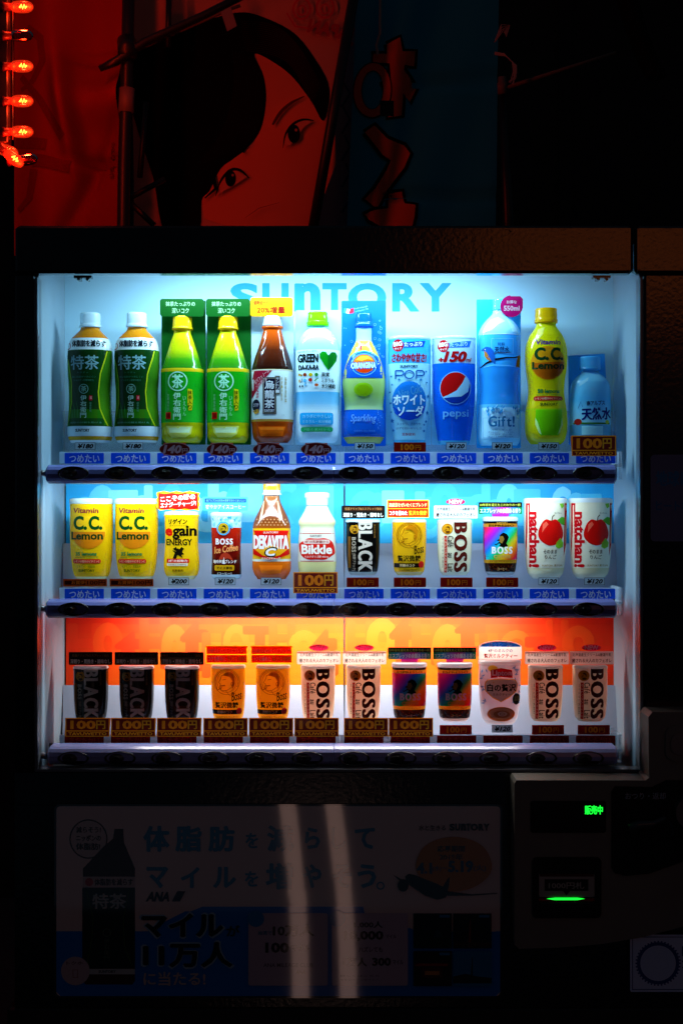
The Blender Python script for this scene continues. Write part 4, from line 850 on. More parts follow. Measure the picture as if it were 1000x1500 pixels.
def portrait(p, cx, cy, r, skin, ink, ringc=None, ringw=0):
    """round emblem: a man's head in profile smoking a pipe"""
    if ringc: p.ell(cx, cy, r, r, ringc, 30); r -= ringw
    p.ell(cx, cy, r, r, skin, 30)
    q = lambda pts: [(cx + x * r, cy + y * r) for x, y in pts]
    p.poly(q([(-.1, -.55), (.25, -.6), (.5, -.3), (.5, .1), (.3, .3), (.38, -.05), (.15, -.25), (-.15, -.3), (-.28, -.38)]), ink)
    p.poly(q([(-.45, .02), (-.1, -.02), (-.05, .1), (-.38, .14)]), ink); p.line(q([(-.62, .3), (-.5, .32), (-.15, .22)]), [.16 * r, .1 * r, .06 * r], ink)
    p.poly(q([(-.35, .45), (0, .4), (.3, .35), (.6, .62), (.2, .9), (-.3, .85)]), ink)
d = Drink('iced_coffee_cup', 'red and white iced coffee cup with round blue emblem under a pale blue card', 'can', 330, 849)
d.card('header_card', 294.5, 727.5, 361.5, 748, '#58c0e8', .004); p = d.plate(.0038); p.rect(298, 730, 359, 736, '#14508c'); p.text('南アルプスの天然水使用で冷たくおいしい', 300, 731, 357, 735, '#84c8e8', .3); p.text('爽やかアイスコーヒー', 299, 739, 358, 745.5, '#e8f8ff', 1); p.out('card_print', M['card'], d.root)
d.shell('body', [(750, 21), (752, 23.5), (757, 23.6), (759, 22.5), (790, 21.6), (815, 21), (838, 22), (846, 21), (849, 18)], [(750, '#bcd0d8'), (756, '#bcd0d8'), (756, '#a0d0e8'), (773, '#b8dcec'), (773, '#b81c08'), (800, '#981008'), (820, '#500804'), (842, '#2c0602'), (842, '#b8ccd4')], .75)
p = d.art()
for i in range(30): a = rr.uniform(309, 350); b = rr.uniform(757, 772); p.poly([(a, b), (a + 4, b - 2), (a + 3, b + 4)], rr.choice(['#e4f4fa', '#4c9cc8', '#7cbcdc']))
portrait(p, 327, 774, 10, '#c89818', '#1c1408', '#3ca4d8', 2)
p.serif('BOSS', 315.5, 789, 341, 797.5, '#f4f0f0', .05); p.text('Ice Coffee', 313, 799, 348, 809, '#f0a860', .8, shear=.3, ang=8)
p.poly([(320, 820), (324, 812), (330, 809), (336, 812), (342, 822), (334, 818), (328, 819)], '#c03820'); p.poly([(326, 826), (328, 816), (330, 826)], '#f0e8e0'); p.text('地中海風ブレンド', 312, 820, 346, 825.5, '#f4ece8', 1.2)
p.rect(314, 828, 343, 836, '#e0a810', 2); p.text('アイス専用', 317, 830, 340, 834.5, '#241404', 1); p.text('[コーヒー]', 318.5, 838.5, 339, 842.5, '#f0e8e0', .8); p.out('label_print', M['print'], d.root)

d = Drink('vitamin_drink_bottle', 'brown glass-look bottle with yellow and red label, its cap touching the upper rail', 'bottle', 397, 849)
d.shell('cap', [(706, 12.5), (722, 13), (722.5, 14.4), (725, 14.4)], [(706, '#f0a810'), (718, '#f0a810'), (718, '#d8e0e0')], .9, main=False, ribs=(707, 717, .014, 2.4))
d.shell('body', [(725.2, 11.5), (735, 13), (748, 19), (758, 24), (766, 26.8), (772, 27.8), (800, 28), (824, 28.4), (834, 28.2), (842, 25.5), (849, 21)], [(725, '#b06830'), (740, '#8c4820'), (764, '#70300c'), (774, '#a85010'), (774, '#f0b014'), (819, '#f0b014'), (819, '#e8e0c8'), (822.5, '#e8e0c8'), (822.5, '#e06808'), (840, '#d85806'), (849, '#a04008')], .8)
p = d.art()
for sx in (-10, 10): p.poly([(397 + sx - 2, 734), (397 + sx, 733), (397 + sx * 1.5 + 2, 760), (397 + sx * 1.5 - 3, 764)], '#d8b898')  # pair of highlight streaks painted down the brown shoulder
for i in range(9):
    for j in range(3): p.ell(376 + i * 5.2 + (j % 2) * 2.5, 761 + j * 4, 1.3, 1.1, '#b88458', 8)
p.poly([(371, 777), (423, 777), (421, 783), (424, 812), (410, 817), (397, 820), (384, 817), (370, 812), (373, 783)], '#d01008'); p.text('SUNTORY', 386, 778.5, 408, 781.5, '#f0d8c0', .8)
p.poly([(373, 805), (384, 802), (397, 797), (410, 802), (421, 805), (410, 813), (397, 817), (384, 813)], '#f0b414')
p.text('DEKAVITA', 371.5, 784.5, 422.5, 804, '#f8f4f0', 1.8, off=.03, res=3); p.ell(397, 808, 11, 8, '#f0b414'); p.text('C', 388, 801.5, 406, 815.5, '#1c1408', 4.4, shear=.2, res=3); p.text('C', 389.5, 803, 404.5, 814, '#f8f4f0', 2.2, shear=.2, res=3)
p.text('デカビタチャージ', 383, 816, 411, 820, '#f8e8d8', .8, ang=0); p.poly([(380, 828), (414, 828), (411, 840), (383, 840)], '#f88a18'); p.out('label_print', M['print'], d.root)  # final patch paints the glow of light in the bottle foot

d = Drink('yogurt_drink_bottle', 'cream yogurt drink bottle with white cap and red cloud-shaped logo', 'bottle', 464, 849)
d.shell('cap', [(721, 16), (723, 18.5), (728, 18.5), (730, 16.5), (741, 16.5)], [(721, '#d4e2e6')], .85, main=False)
d.shell('body', [(741.2, 16), (748, 18.5), (756, 23), (763, 27), (768, 27), (772, 25.5), (780, 26.5), (800, 28), (822, 28.3), (834, 27.5), (843, 25), (849, 20)], [(741, '#e0dcb8'), (765, '#e8dca0'), (780, '#d8d4c0'), (780, '#e6dccb'), (823, '#e6dccb'), (823, '#e4d48c'), (849, '#d8cc94')], .8)
p = d.art(); p.line([(438, 781.5), (490, 781.5)], 1, '#c0201c'); p.line([(436.5, 822), (491.5, 822)], 1, '#c0201c'); p.text('SUNTORY', 454, 783.5, 471, 786.5, '#5c3c38', .7)
p.poly([(464 + 26 * math.cos(R(a)) * (1 + .04 * math.sin(R(a * 6))), 804 + 16 * math.copysign(abs(math.sin(R(a))) ** .6, math.sin(R(a))) * (1 + .05 * math.cos(R(a * 6)))) for a in range(0, 360, 8)], '#d41c14')
p.rect(444, 790.5, 483, 796.5, '#e8dcd0', 3); p.text('4種の乳酸菌から', 446, 791.5, 481, 795.5, '#a82c24', .8); p.text('Bikkle', 441.5, 798, 486, 811.5, '#f8f4ec', 1.2, off=.028, res=3); p.text('ミルクオリゴ糖 400mg', 446, 813.5, 481, 817.5, '#f4e0d8', .7); p.out('label_print', M['print'], d.root)

# --- black coffee cans
def black(label):
    d = Drink('black_coffee_can', label, 'can', 531.5, 843, 'black coffee cans under black cards')
    d.card('header_card', 500, 740.5, 564, 759.5, '#0c0806', -.006); p = d.plate(-.0062); p.rect(503, 742, 561, 748.5, '#2c1408'); p.text('低温ドリップ&エスプレッソ抽出', 505, 743.3, 559, 747.2, '#b07840', .5); p.text('深煎り・荒挽き・雑味なし', 502.5, 751, 561.5, 757.5, '#f0e4dc', 1.1); p.out('card_print', M['card'], d.root)
    d.shell('body', [(761, 23.5), (762.5, 25.5), (766, 25.8), (768, 25.2), (790, 25.2), (812, 24.6), (830, 23), (838, 21.4), (843, 17.5)], [(761, '#c0c8cc'), (765, '#c0c8cc'), (765, '#070504'), (838, '#070504'), (838, '#a8a098')], .72)
    p = d.art(); p.rect(510.5, 764.5, 521, 836, '#060403'); portrait(p, 519, 775, 7, '#c88c1c', '#3c2004'); p.rect(509.5, 786, 513.5, 832, '#7c4c14')
    p.serif('BLACK', 525, 764.5, 545, 837, '#dcd0c4', .045, 90, gap=.05, sw=.09); p.serif('BOSS', 515.2, 787, 521, 809, '#b8a898', .04, 90); p.text('[無糖ブラック]', 515.5, 811, 521, 836, '#a89888', .7, rot=90); p.text('100% SUGAR FREE COFFEE', 547.5, 768, 549.5, 788, '#a07430', .3, rot=90); p.out('label_print', M['print'], d.root); return d
d = black('black coffee can under a black card, on the middle shelf'); 
for dx, t in ((-401.5, 'black coffee can under a black card, leftmost on the bottom shelf'), (-334, 'black coffee can under a black card, middle one of the three on the bottom shelf'), (-267, 'black coffee can under a black card, beside an orange-tinted portrait can on the bottom shelf')): d.copy(dx, 216, t)

# --- golden portrait coffee
def golden():
    d = Drink('sweet_coffee_can', 'golden coffee can with a portrait under a red and yellow card, on the middle shelf', 'can', 600, 843, 'golden coffee cans with a portrait')
    d.card('header_card', 567, 732, 629, 758.5, '#f0b414', -.006); p = d.plate(-.0062); p.rect(568.6, 733.6, 627.4, 744.5, '#d81808'); p.rect(568.6, 745.6, 627.4, 757, '#cc1006'); p.text('高級豆をぜいたくにブレンド', 570, 736.5, 625.5, 742.5, '#f4dca0', .9); p.text('コクを極めた', 570.5, 748, 597, 755, '#fcf0e8', 1); p.text('贅沢な微糖', 599, 748, 625.5, 755, '#f8c428', 1.1); p.out('card_print', M['card'], d.root)
    d.shell('body', [(761, 23.5), (762.5, 25.3), (766, 25.4), (768, 25.2), (790, 25.2), (812, 24.6), (830, 23), (838, 21.4), (843, 17.5)], [(761, '#ccc8b0'), (765, '#ccc8b0'), (765, '#e09c10'), (838, '#e4a410'), (838, '#c4a868')], .72)
    p = d.art(); I = '#8c5404'; p.ring(599, 784, 19, 19, .7, I); p.ring(599, 784, 14.5, 15.5, .6, I)
    for i in range(34):
        a = R(150 + 240 * i / 34); p.ell(599 + 16.8 * math.cos(a), 784 + 17 * math.sin(a), .9, .9, I, 6)
    p.line([(592, 774), (590, 780), (587, 785), (590, 787), (589, 792), (592, 797), (600, 796), (606, 792)], .9, I); p.poly([(592, 775), (598, 769.5), (606, 770), (611, 777), (611, 787), (608, 794), (606, 790), (608, 783), (604, 777), (598, 775)], '#b47408'); p.line([(590, 790), (597, 789)], 1.6, I); p.line([(584, 793), (586, 796), (592, 792)], 1.4, I); p.line([(593, 781), (598, 780)], 1, I); p.ring(607, 787, 2, 3, .7, I); p.line([(598, 797), (604, 804), (612, 800)], .8, I)
    p.text('Boss', 605, 798, 621, 811, '#4c2804', .5, shear=.5, ang=12); p.text('贅沢微糖', 582, 813.5, 616, 822.5, '#1c1004', 1.1); p.rect(577.5, 825, 620, 831.5, '#1c1008'); p.text('芳醇のコク', 585, 826.3, 607, 830.4, '#f0d8a0', .9); p.ell(617, 827, 4, 5, '#c81c10'); p.text('SUNTORY コーヒー', 584, 834, 615, 837.4, '#7c4804', .4); p.out('label_print', M['print'], d.root); return d
d = golden(); d.copy(-267, 215, 'golden coffee can with a portrait, next to the black coffee cans on the bottom shelf'); d.copy(-201, 215, 'golden coffee can with a portrait, next to a cream can on the bottom shelf')

def cream():
    d = Drink('milk_coffee_can', 'cream milk coffee can with a pink NEW oval, on the middle shelf', 'can', 667, 843, 'cream milk coffee cans')
    d.card('header_card', 636, 740.5, 700.5, 759.5, '#e0dcd4', -.006); g = G(); g.extr([((668 + 14 * math.cos(a / 24 * math.tau) - 667) * d.sc, (843 - 735 + 4.6 * math.sin(a / 24 * math.tau)) * d.sc) for a in range(24)], -.006, -.0045, lin('#c8104c'), False); g.out('new_oval', M['card'], d.root, col=True)
    p = d.plate(-.0062); p.text('NEW', 658, 732, 678, 738, '#fff0f0', .9); p.text('北海道産生クリーム&厳選牛乳', 640, 743, 697, 748, '#3c342c', .6); p.text('癒される大人のカフェオレ', 639.5, 751, 697.5, 757, '#3c1c14', .8); p.out('card_print', M['card'], d.root)
    d.shell('body', [(761, 23.5), (762.5, 25.5), (766, 25.6), (768, 25.2), (790, 25.2), (812, 24.6), (830, 23), (838, 21.4), (843, 17.5)], [(761, '#d4d4cc'), (765, '#d4d4cc'), (765, '#e4d4b0'), (838, '#e4d4b0'), (838, '#c8c0a8')], .72)
    p = d.art(); portrait(p, 655, 775, 8, '#d89818', '#6c3c08', '#b47410', 1); p.rect(650.5, 785, 654.5, 839, '#b82418'); p.text('やさしい大人のミルク', 651.2, 787, 653.8, 837, '#f0d8c0', .4, rot=90)
    p.serif('BOSS', 665, 765, 684, 838.5, '#5c1810', .055, 90, gap=.04, sw=.09); p.serif('Café au Lait', 655.5, 785, 663.5, 838, '#3c1c14', .02, 90, gap=.08, sw=.05); p.text('カフェオレ乳飲料', 647.5, 787, 649.5, 832, '#6c5848', .3, rot=90); p.out('label_print', M['print'], d.root); return d
d = cream()
for dx, t in ((-201.5, 'cream milk coffee can beside a golden portrait can on the bottom shelf'), (-134.5, 'cream milk coffee can beside a rainbow can on the bottom shelf'), (134, 'cream milk coffee can beside the milk tea on the bottom shelf'), (200, 'cream milk coffee can, rightmost on the bottom shelf')): d.copy(dx, 215, t)

def rainbow():
    d = Drink('rainbow_coffee_can', 'rainbow coffee can with a pipe-smoking head under a dark card, on the middle shelf', 'can', 734.5, 843, 'rainbow coffee cans')
    p = d.plate(.0035); d.card('header_card', 703, 735.5, 767, 753, '#10100c', .004); p.rect(703, 736, 767, 742.5, '#0c0c08'); p.text('10年目を迎えたこだわりの一杯', 705, 737.5, 765, 741.5, '#c8cc48', .8)
    for i in range(16):
        t = i / 15; c = [(.01, .25, .04), (.01, .35, .7), (.3, .1, .6), (.7, .02, .4), (.05, .2, .7), (.01, .3, .08)]; u = t * 4.99; a = c[int(u)]; b = c[int(u) + 1]; k = u % 1
        p.rect(703 + i * 4, 743, 707 + i * 4, 753, tuple(a[q] * (1 - k) + b[q] * k for q in range(3))); p.L -= 1
    p.L += 1
    p.text('エスプレッソの余韻ある香り', 705, 744.5, 765, 751.5, '#f4f8f8', 1); p.poly([(722, 753), (748, 753), (746, 760), (724, 760)], '#b020c0'); p.out('card_print', M['card'], d.root)
    d.shell('body', [(757, 23), (758.5, 26), (763, 26.2), (765, 25.2), (790, 25.2), (812, 24.8), (830, 23.2), (839, 21.2), (843, 17.5)], [(757, '#d0d8dc'), (763.5, '#d0d8dc'), (763.5, '#14100c'), (767, '#14100c'), (767, '#c07818'), (772, '#c07818'), (772, '#8c1878'), (820, '#b81c10'), (820, '#c08418'), (825, '#c08418'), (825, '#2c0c04'), (838, '#180804'), (838, '#a8a8a8')], .72)
    p = d.art((3, 3)); x0, x1, y0, y1 = 710.5, 758.5, 772.3, 820
    stops = [(1.0, .02, .01), (.9, .01, .35), (.35, .02, .75), (.01, .2, .9), (.01, .6, .7), (.02, .7, .08), (.95, .75, .01), (1, .25, .01), (.9, .01, .03), (.45, .02, .5)]
    nx, ny = 22, 22
    for i in range(nx):
        for j in range(ny):
            t = (i / nx * .62 + j / ny * .38) * 1.25; 
            t = (i / nx) * .55 + (1 - j / ny) * -.0 + (j / ny) * .45; u = min(.999, t) * (len(stops) - 1.01); a, b = stops[int(u)], stops[int(u) + 1]; k = u % 1
            c = tuple(a[q] * (1 - k) + b[q] * k for q in range(3)); X = x0 + (x1 - x0) * i / nx; Y = y0 + (y1 - y0) * j / ny
            p._put([(X, Y), (X + (x1 - x0) / nx, Y), (X + (x1 - x0) / nx, Y + (y1 - y0) / ny), (X, Y + (y1 - y0) / ny)], c, p.L)
    p.L += 1
    p.text('SUNTORY', 727, 764.3, 743, 766.8, '#d8a848', .6); p.text('ESPRESSO', 716, 768.2, 753, 771.6, '#3c1404', .7)
    q = [(732, 783), (737, 780), (742, 782), (745, 787), (743, 792), (741, 796), (744, 800), (738, 802), (730, 800), (733, 797), (729, 795), (731, 793), (727, 792), (731, 789)]
    p.poly(q, '#0c0806'); p.poly([(731, 786), (736, 785), (738, 790), (735, 796), (731, 794)], '#a07830'); p.line([(724, 797), (726, 798), (731, 795)], 1.3, '#0c0806')
    p.serif('BOSS', 720, 801, 750.5, 811, '#f4f4f4', .055); p.text('COFFEE', 723, 813, 748, 818, '#e0b850', 1.2); p.text('レインボーマウンテンブレンド', 718, 821.3, 751, 824, '#3c1404', .3)
    for i in range(40): p.ell(734.5 + rr.uniform(-20, 20), rr.uniform(827, 836), .9, .6, '#6c2c0c', 6)
    p.text('コーヒー', 728, 831.5, 742, 835.5, '#e0b878', .8); p.out('label_print', M['print'], d.root); return d
d = rainbow(); d.copy(-134.5, 215, 'rainbow coffee can behind the last wide gold-edged price tag on the bottom shelf'); d.copy(-67.5, 215, 'rainbow coffee can beside the milk tea on the bottom shelf')

d = Drink('apple_juice_can', 'apple juice can with red vertical lettering, beside the rainbow can on the middle shelf', 'can', 801, 848, 'apple juice cans with red lettering')
d.shell('body', [(729.5, 30), (731, 32.2), (736, 32.4), (738, 31.4), (775, 31.3), (805, 30), (828, 28), (841, 25.2), (848, 20)], [(729, '#d4dce0'), (736, '#d4dce0'), (736, '#e8dcc0'), (832, '#e8dcc0'), (832, '#d8c89c'), (844, '#d8ccb0'), (848, '#c0c4c0')], .7)
p = d.art(); p.rect(771, 737, 776, 831, '#c01020'); p.poly([(827, 737), (832, 737), (832, 790), (829.5, 800), (826, 815), (826, 790)], '#c01020')
p.text('natchan!', 775.5, 750, 789, 831, '#c80c18', 2.2, rot=90, off=.03, res=3)
p.poly([(806 + 18.5 * math.cos(R(a)) * (1 - .06 * math.cos(R(3 * a + 90))), 779 + 20 * math.sin(R(a)) * (1 - .10 * (math.cos(R(a + 90)) if math.sin(R(a)) < 0 else .5 * abs(math.cos(R(a))) + 0) ** 1 if False else 1) - (3.5 * math.exp(-((a - 270) / 14) ** 2)) * -1) for a in range(0, 360, 8)], '#d4100c')
p.poly([(794, 768), (799, 764), (802, 768), (797, 774), (793, 780)], '#f06850'); p.line([(807, 764), (808, 757), (811, 754)], 1.2, '#4c2808'); p.poly([(815, 762), (822, 757), (827, 758), (827, 770), (822, 768)], '#4ca828'); p.poly([(814, 795), (820, 788), (825, 795), (824, 801), (818, 804), (813, 801)], '#88c828'); p.poly([(819, 738), (825, 737), (826, 742), (822, 745)], '#7cc030'); p.text('なっちゃん', 811, 750, 822, 753, '#5c4c30', .4)
p.text('そのまま', 795, 805, 815, 811, '#3c2818', .9); p.text('りんご', 797, 813, 814, 819, '#3c2818', .9); p.text('SUNTORY 果汁20%', 793, 826.5, 824, 830, '#a87820', .6); p.out('label_print', M['print'], d.root)
d.copy(66.5, 0, 'apple juice can with red vertical lettering, rightmost on the middle shelf')

# --- milk tea on the bottom shelf
d = Drink('milk_tea_can', 'white milk tea can with red logo and a cup picture under a blue arched card', 'can', 733.5, 1062)
g = G(); g.extr([((a - d.cx) * d.sc, (d.base - b) * d.sc) for a, b in [(702.5, 967), (702.5, 948)] + [(734 + 31.5 * math.cos(R(t)), 949 - 9 * math.sin(R(t))) for t in range(170, 9, -16)] + [(765.5, 948), (765.5, 967)]], -.004, -.0025, lin('#e8e4e0'), False); g.out('header_card', M['card'], d.root, col=True)
p = d.plate(-.0042); p.poly([(704, 949)] + [(734 + 30 * math.cos(R(t)), 949.5 - 8 * math.sin(R(t))) for t in range(170, 9, -16)] + [(764, 949)], '#1458b8'); p.text('ほっと一息!', 717, 942.5, 751, 948, '#f0f8ff', 1); p.text('4種のミルクの', 716, 952, 752, 957, '#1458b8', 1); p.text('贅沢ミルクティー', 710, 959, 759, 965.5, '#c8202c', 1.1); p.out('card_print', M['card'], d.root)
d.shell('body', [(968, 29), (969.5, 31.5), (974, 31.5), (976, 30.5), (1005, 30.6), (1025, 29.8), (1045, 27.6), (1056, 25), (1062, 20)], [(968, '#dcdcdc'), (974, '#dcdcdc'), (974, '#c4ccd8'), (1056, '#ccd0d8'), (1056, '#b8bcc4')], .72)
p = d.art()
for i in range(46):
    a, b = rr.choice((rr.uniform(705, 716), rr.uniform(751, 762), rr.uniform(706, 760))), rr.uniform(976, 1035)
    if 716 < a < 751 and b > 980: continue
    t = rr.uniform(0, 6.28); p.poly([(a - 3.4 * math.cos(t), b - 3.4 * math.sin(t)), (a + 1.2 * math.sin(t), b - 1.2 * math.cos(t)), (a + 3.4 * math.cos(t), b + 3.4 * math.sin(t)), (a - 1.2 * math.sin(t), b + 1.2 * math.cos(t))], '#6c98cc')
p.ell(721, 979, 7, 5, '#e8b838'); p.poly([(718, 981), (733, 978), (749, 981), (750, 993), (733, 991), (718, 993)], '#c8101c'); p.text('Lipton', 720, 981.5, 748, 991.5, '#fff0e0', 1.2)
p.poly([(709, 1002), (713, 995), (733, 993), (754, 995), (758, 1002), (757, 1012), (745, 1022), (733, 1028), (720, 1022), (710, 1012)], '#e8a848'); p.poly([(710.5, 1002), (714, 996.5), (733, 994.5), (753, 996.5), (756.5, 1002), (755.5, 1011), (744, 1020.5), (733, 1026), (721, 1020.5), (711.5, 1011)], '#e4e8ee')
p.text('白の贅沢', 713, 1001.5, 755, 1012.5, '#1c1820', 1.4); p.text('ミルクティー', 721, 1015, 747, 1018.5, '#3c2c30', .7); p.ell(756, 1024, 6, 8.5, '#1c1c18'); p.text('濃厚', 752, 1020, 760, 1027, '#c8a860', .6)
p.ell(733.5, 1046, 20.5, 11, '#b86430'); p.ell(733.5, 1045, 17.5, 8.5, '#e0a878'); p.ell(734, 1046, 12, 5.6, '#c47c48'); p.ell(735, 1045.5, 7, 3.4, '#f0d0b0'); p.ring(735, 1045.5, 4, 2, .8, '#b86c3c'); p.out('label_print', M['print'], d.root)

# ------------------------------------------------------------------ banners and poles behind the machine
def fold(a, b, amp): 
    return lambda x, y: amp * (math.sin(x * a + y * .008) * .6 + math.sin(x * a * 2.3 + y * .02 + 1) * .25 + math.sin(y * b + x * .03) * .5)
def cloth(name, label, corners, dep, col, f, art=None, cat='banner', sub=26):
    """corners tl,tr,br,bl in photo px; f = fold depth"""
    (x0, y0), (x1, y1), (x2, y2), (x3, y3) = corners; root = empty(name, wpt((x0 + x2) / 2, y2, dep), label, cat)
    org = root.location
    def fn(px, py, l): return wpt(px, py, dep) + Vector((0, f(px, py) - l, 0)) - org
    P = Print(fn, None, .0003); nx, ny = sub, sub; c = lin(col); P.L = 0
    for i in range(nx):
        for j in range(ny):
            def q(u, v): return ((x0 + (x1 - x0) * u) * (1 - v) + (x3 + (x2 - x3) * u) * v, (y0 + (y1 - y0) * u) * (1 - v) + (y3 + (y2 - y3) * u) * v)
            P._put([q(i / nx, j / ny), q((i + 1) / nx, j / ny), q((i + 1) / nx, (j + 1) / ny), q(i / nx, (j + 1) / ny)], c, 0)
    o = P.out('fabric', M['cloth'], root); o.data.polygons.foreach_set('use_smooth', [True] * len(o.data.polygons))
    md = o.modifiers.new('weld', 'WELD'); md.merge_threshold = .0002
    if art: A = Print(fn, (4, 5), .0003); A.L = 5; art(A); A.out('banner_print', M['cloth'], root)
    return root
def art_red(p):
    c = '#7c1810'
    p.line([(40, 40), (62, 60), (66, 95), (50, 120), (30, 130)], [10, 12, 12, 10, 6], c); p.line([(30, 110), (62, 150), (98, 210)], [8, 10, 12], c)
    p.line([(20, 205), (72, 216)], 16, c); p.line([(50, 236), (106, 248)], 18, c); p.line([(52, 250), (44, 290), (26, 306)], [14, 12, 8], c)
    p.text('のぼり旗製作', 160, 205, 168, 262, '#6c1008', .6, rot=90)
def ffold_red(x, y):
    d1 = (y - 84) - (170 - x) * .02; d2 = (y - 236) + (x - 150) * .0
    s = 1 / (1 + math.exp(-(x - 112 + (y - 160) * -.10) / 16))
    return .020 * math.sin(x * .05 + 1) + .045 * s * (math.exp(-(d1 / 6) ** 2) * .7 + math.exp(-(d2 / 5) ** 2)) - .06 * s * math.exp(-((y - 150) / 32) ** 2) - .06 * math.exp(-((x - 98 - (y - 160) * .15) / 14) ** 2) * math.exp(-((y - 170) / 80) ** 2) + .02 * math.exp(-((x - 120 + (y - 290) * .5) / 12) ** 2)
cloth('red_banner', 'creased red cloth banner hanging beside the string of red bulbs', [(18, -60), (182, -60), (172, 372), (18, 372)], .72, '#98281a', ffold_red, art_red, sub=48)
def art_face(p):
    skin, hair = '#ec8a60', '#070305'
    p.poly([(360, 340), (300, 320), (292, 280), (318, 236), (372, 215), (388, 120), (374, 76), (398, 74), (430, 96), (455, 140), (474, 180), (490, 185), (492, 240), (455, 340)], skin)
    # hair: fringe mass on the left, arc over the forehead on the right
    p.poly(sm([(180, 88), (235, 58), (300, 30), (350, 16), (385, 22), (430, 46), (462, 88), (482, 132), (474, 180), (455, 150), (425, 110), (392, 84), (372, 77), (386, 110), (390, 148), (382, 190), (362, 216), (340, 232), (322, 246), (306, 278), (295, 292), (290, 340), (242, 340), (224, 260), (205, 200), (192, 150), (182, 110)]), hair)
    for k in range(16):
        u = k / 15; p.line(sm([(352 + 8 * u, 28 + 44 * u), (400 + 2 * u, 34 + 46 * u), (436 - 6 * u, 66 + 36 * u), (470 - 12 * u, 128 + 30 * u)], False), [.3 + .5 * math.sin(math.pi * i / 15) for i in range(16)], (.05, .018, .015))
    for k in range(14):
        u = k / 13; p.line(sm([(372 - 30 * u, 84 - 10 * u), (384 - 40 * u, 120 + 4 * u), (380 - 50 * u, 180 + 6 * u), (352 - 60 * u, 222 + 20 * u)], False), [.3 + .6 * math.sin(math.pi * i / 15) for i in range(16)], (.02, .009, .008))
    p.line([(346, 205), (358, 224), (366, 216)], [5, 3, 1], hair); p.line([(310, 250), (316, 276), (300, 290)], [8, 5, 2], hair)
    p.line(sm([(400, 186), (411, 169), (427, 155), (446, 146)], False, 5), [.5 + 4.4 * math.sin(math.pi * min(1, i / 15 * .75 + .2)) for i in range(16)], '#5c1c14')
    p.poly([(417, 216), (421, 196), (432, 184), (448, 180), (457, 184), (446, 190), (436, 204), (426, 216)], '#e09478'); p.ell(431, 200, 9, 13, '#0a0304', a0=.3); p.line(sm([(415, 220), (419, 200), (430, 186), (445, 180), (460, 182)], False, 4), [.6 + 3.2 * math.sin(math.pi * i / 17) for i in range(17)], '#140605'); p.ell(434, 195, 2, 2.4, '#c88470', 8)
    p.poly([(320, 284), (330, 258), (344, 248), (362, 260), (350, 268), (336, 276)], '#e09478'); p.ell(338, 262, 8, 12, '#0a0304'); p.line(sm([(316, 288), (323, 266), (337, 250), (352, 250), (365, 262)], False, 4), [.8 + 3.6 * math.sin(math.pi * i / 17) for i in range(17)], '#140605'); p.ell(341, 257, 1.8, 2, '#c88470', 8)
    p.line([(360, 322), (380, 308), (410, 300)], [.6, 1.4, .6], '#a84838')
    # mirrored pink lettering in the corner
    for cx in (442, 476): p.ring(cx, 15, 14, 16, 3, '#c83c50'); p.ring(cx, 17, 7, 8, 2.4, '#c83c50')
    p.text('JAPAN', 450, 38, 520, 64, '#b83848', 1.6, flip=True, ang=-14); p.line([(420, 20), (432, 40), (452, 44)], [2, 3, 2], '#c83c50')
def ff(x, y): return .010 * math.sin(x * .02 + y * .008) + .006 * math.sin(y * .03)
cloth('portrait_banner', 'banner with a large dark-haired face tilted beside red eyes, between two poles', [(196, -50), (526, -50), (448, 372), (196, 372)], .90, '#d89880', ff, art_face)
def art_teal(p):
    c, k = '#dc6844', '#06080a'
    def glyph(pts, w_=5):
        cxx = sum(a for a, b in pts) / len(pts); cyy = sum(b for a, b in pts) / len(pts)
        p.line(pts + [pts[0]], w_ * 2, k); p.poly(pts, c)
    glyph([(566, 68), (585, 58), (589, 78), (608, 76), (606, 98), (592, 97), (591, 104), (610, 128), (600, 150), (590, 138), (588, 170), (568, 174), (570, 152), (560, 124), (572, 118), (570, 96), (546, 94), (546, 80), (566, 82)])
    p.ring(545, 134, 29, 42, 14, k); p.ring(545, 134, 27, 40, 11, c); p.rect(556, 150, 576, 172, '#0c2c34')
    glyph([(534, 196), (548, 186), (566, 204), (592, 214), (600, 226), (592, 246), (566, 280), (552, 306), (534, 292), (550, 276), (566, 250), (572, 236), (560, 228)])
    glyph([(569, 284), (588, 282), (592, 300), (608, 302), (606, 320), (600, 345), (578, 345), (540, 322), (534, 314), (548, 308), (568, 306)])
def ft(x, y): return .008 * math.sin(x * .03) + .006 * math.sin(x * .06 + y * .02) + (.012 * math.exp(-((y - 125 - (x - 600) * -.1) / 7) ** 2) if x > 600 else 0) + (.014 * math.exp(-((y - 290) / 6) ** 2) if x > 560 else 0)
cloth('teal_banner', 'dark teal banner with large mirrored red brush characters', [(524, -50), (731, -50), (725, 372), (506, 372)], 1.02, '#1ca4c4', ft, art_teal, sub=40)
cloth('pale_banner', 'narrow pale patterned banner edge behind the slanted pole', [(512, -40), (524, -40), (510, 372), (452, 372)], 1.12, '#8c94a8', ff, lambda p: [p.line([(500 + i * 2, 120 + i * 40), (512, 140 + i * 38), (500, 160 + i * 38)], 3, '#3c5c78') for i in range(5)])
def pole(name, label, pts, rad, m, dep, cat='pole', extra=None):
    P = [wpt(x, y, d) for (x, y, d) in pts]; r = empty(name, P[-1], label, cat); o = P[-1]
    g = G(); g.tube([q - o for q in P], rad, 12); g.out('shaft', m, r, smooth=True)
    return r, o
r, o = pole('banner_pole', 'black vertical banner pole with a grey joint, at the red banner', [(190, -60, .68), (186, 120, .68), (182, 240, .68), (170, 1200, .68)], .0125, M['pole'], .68)
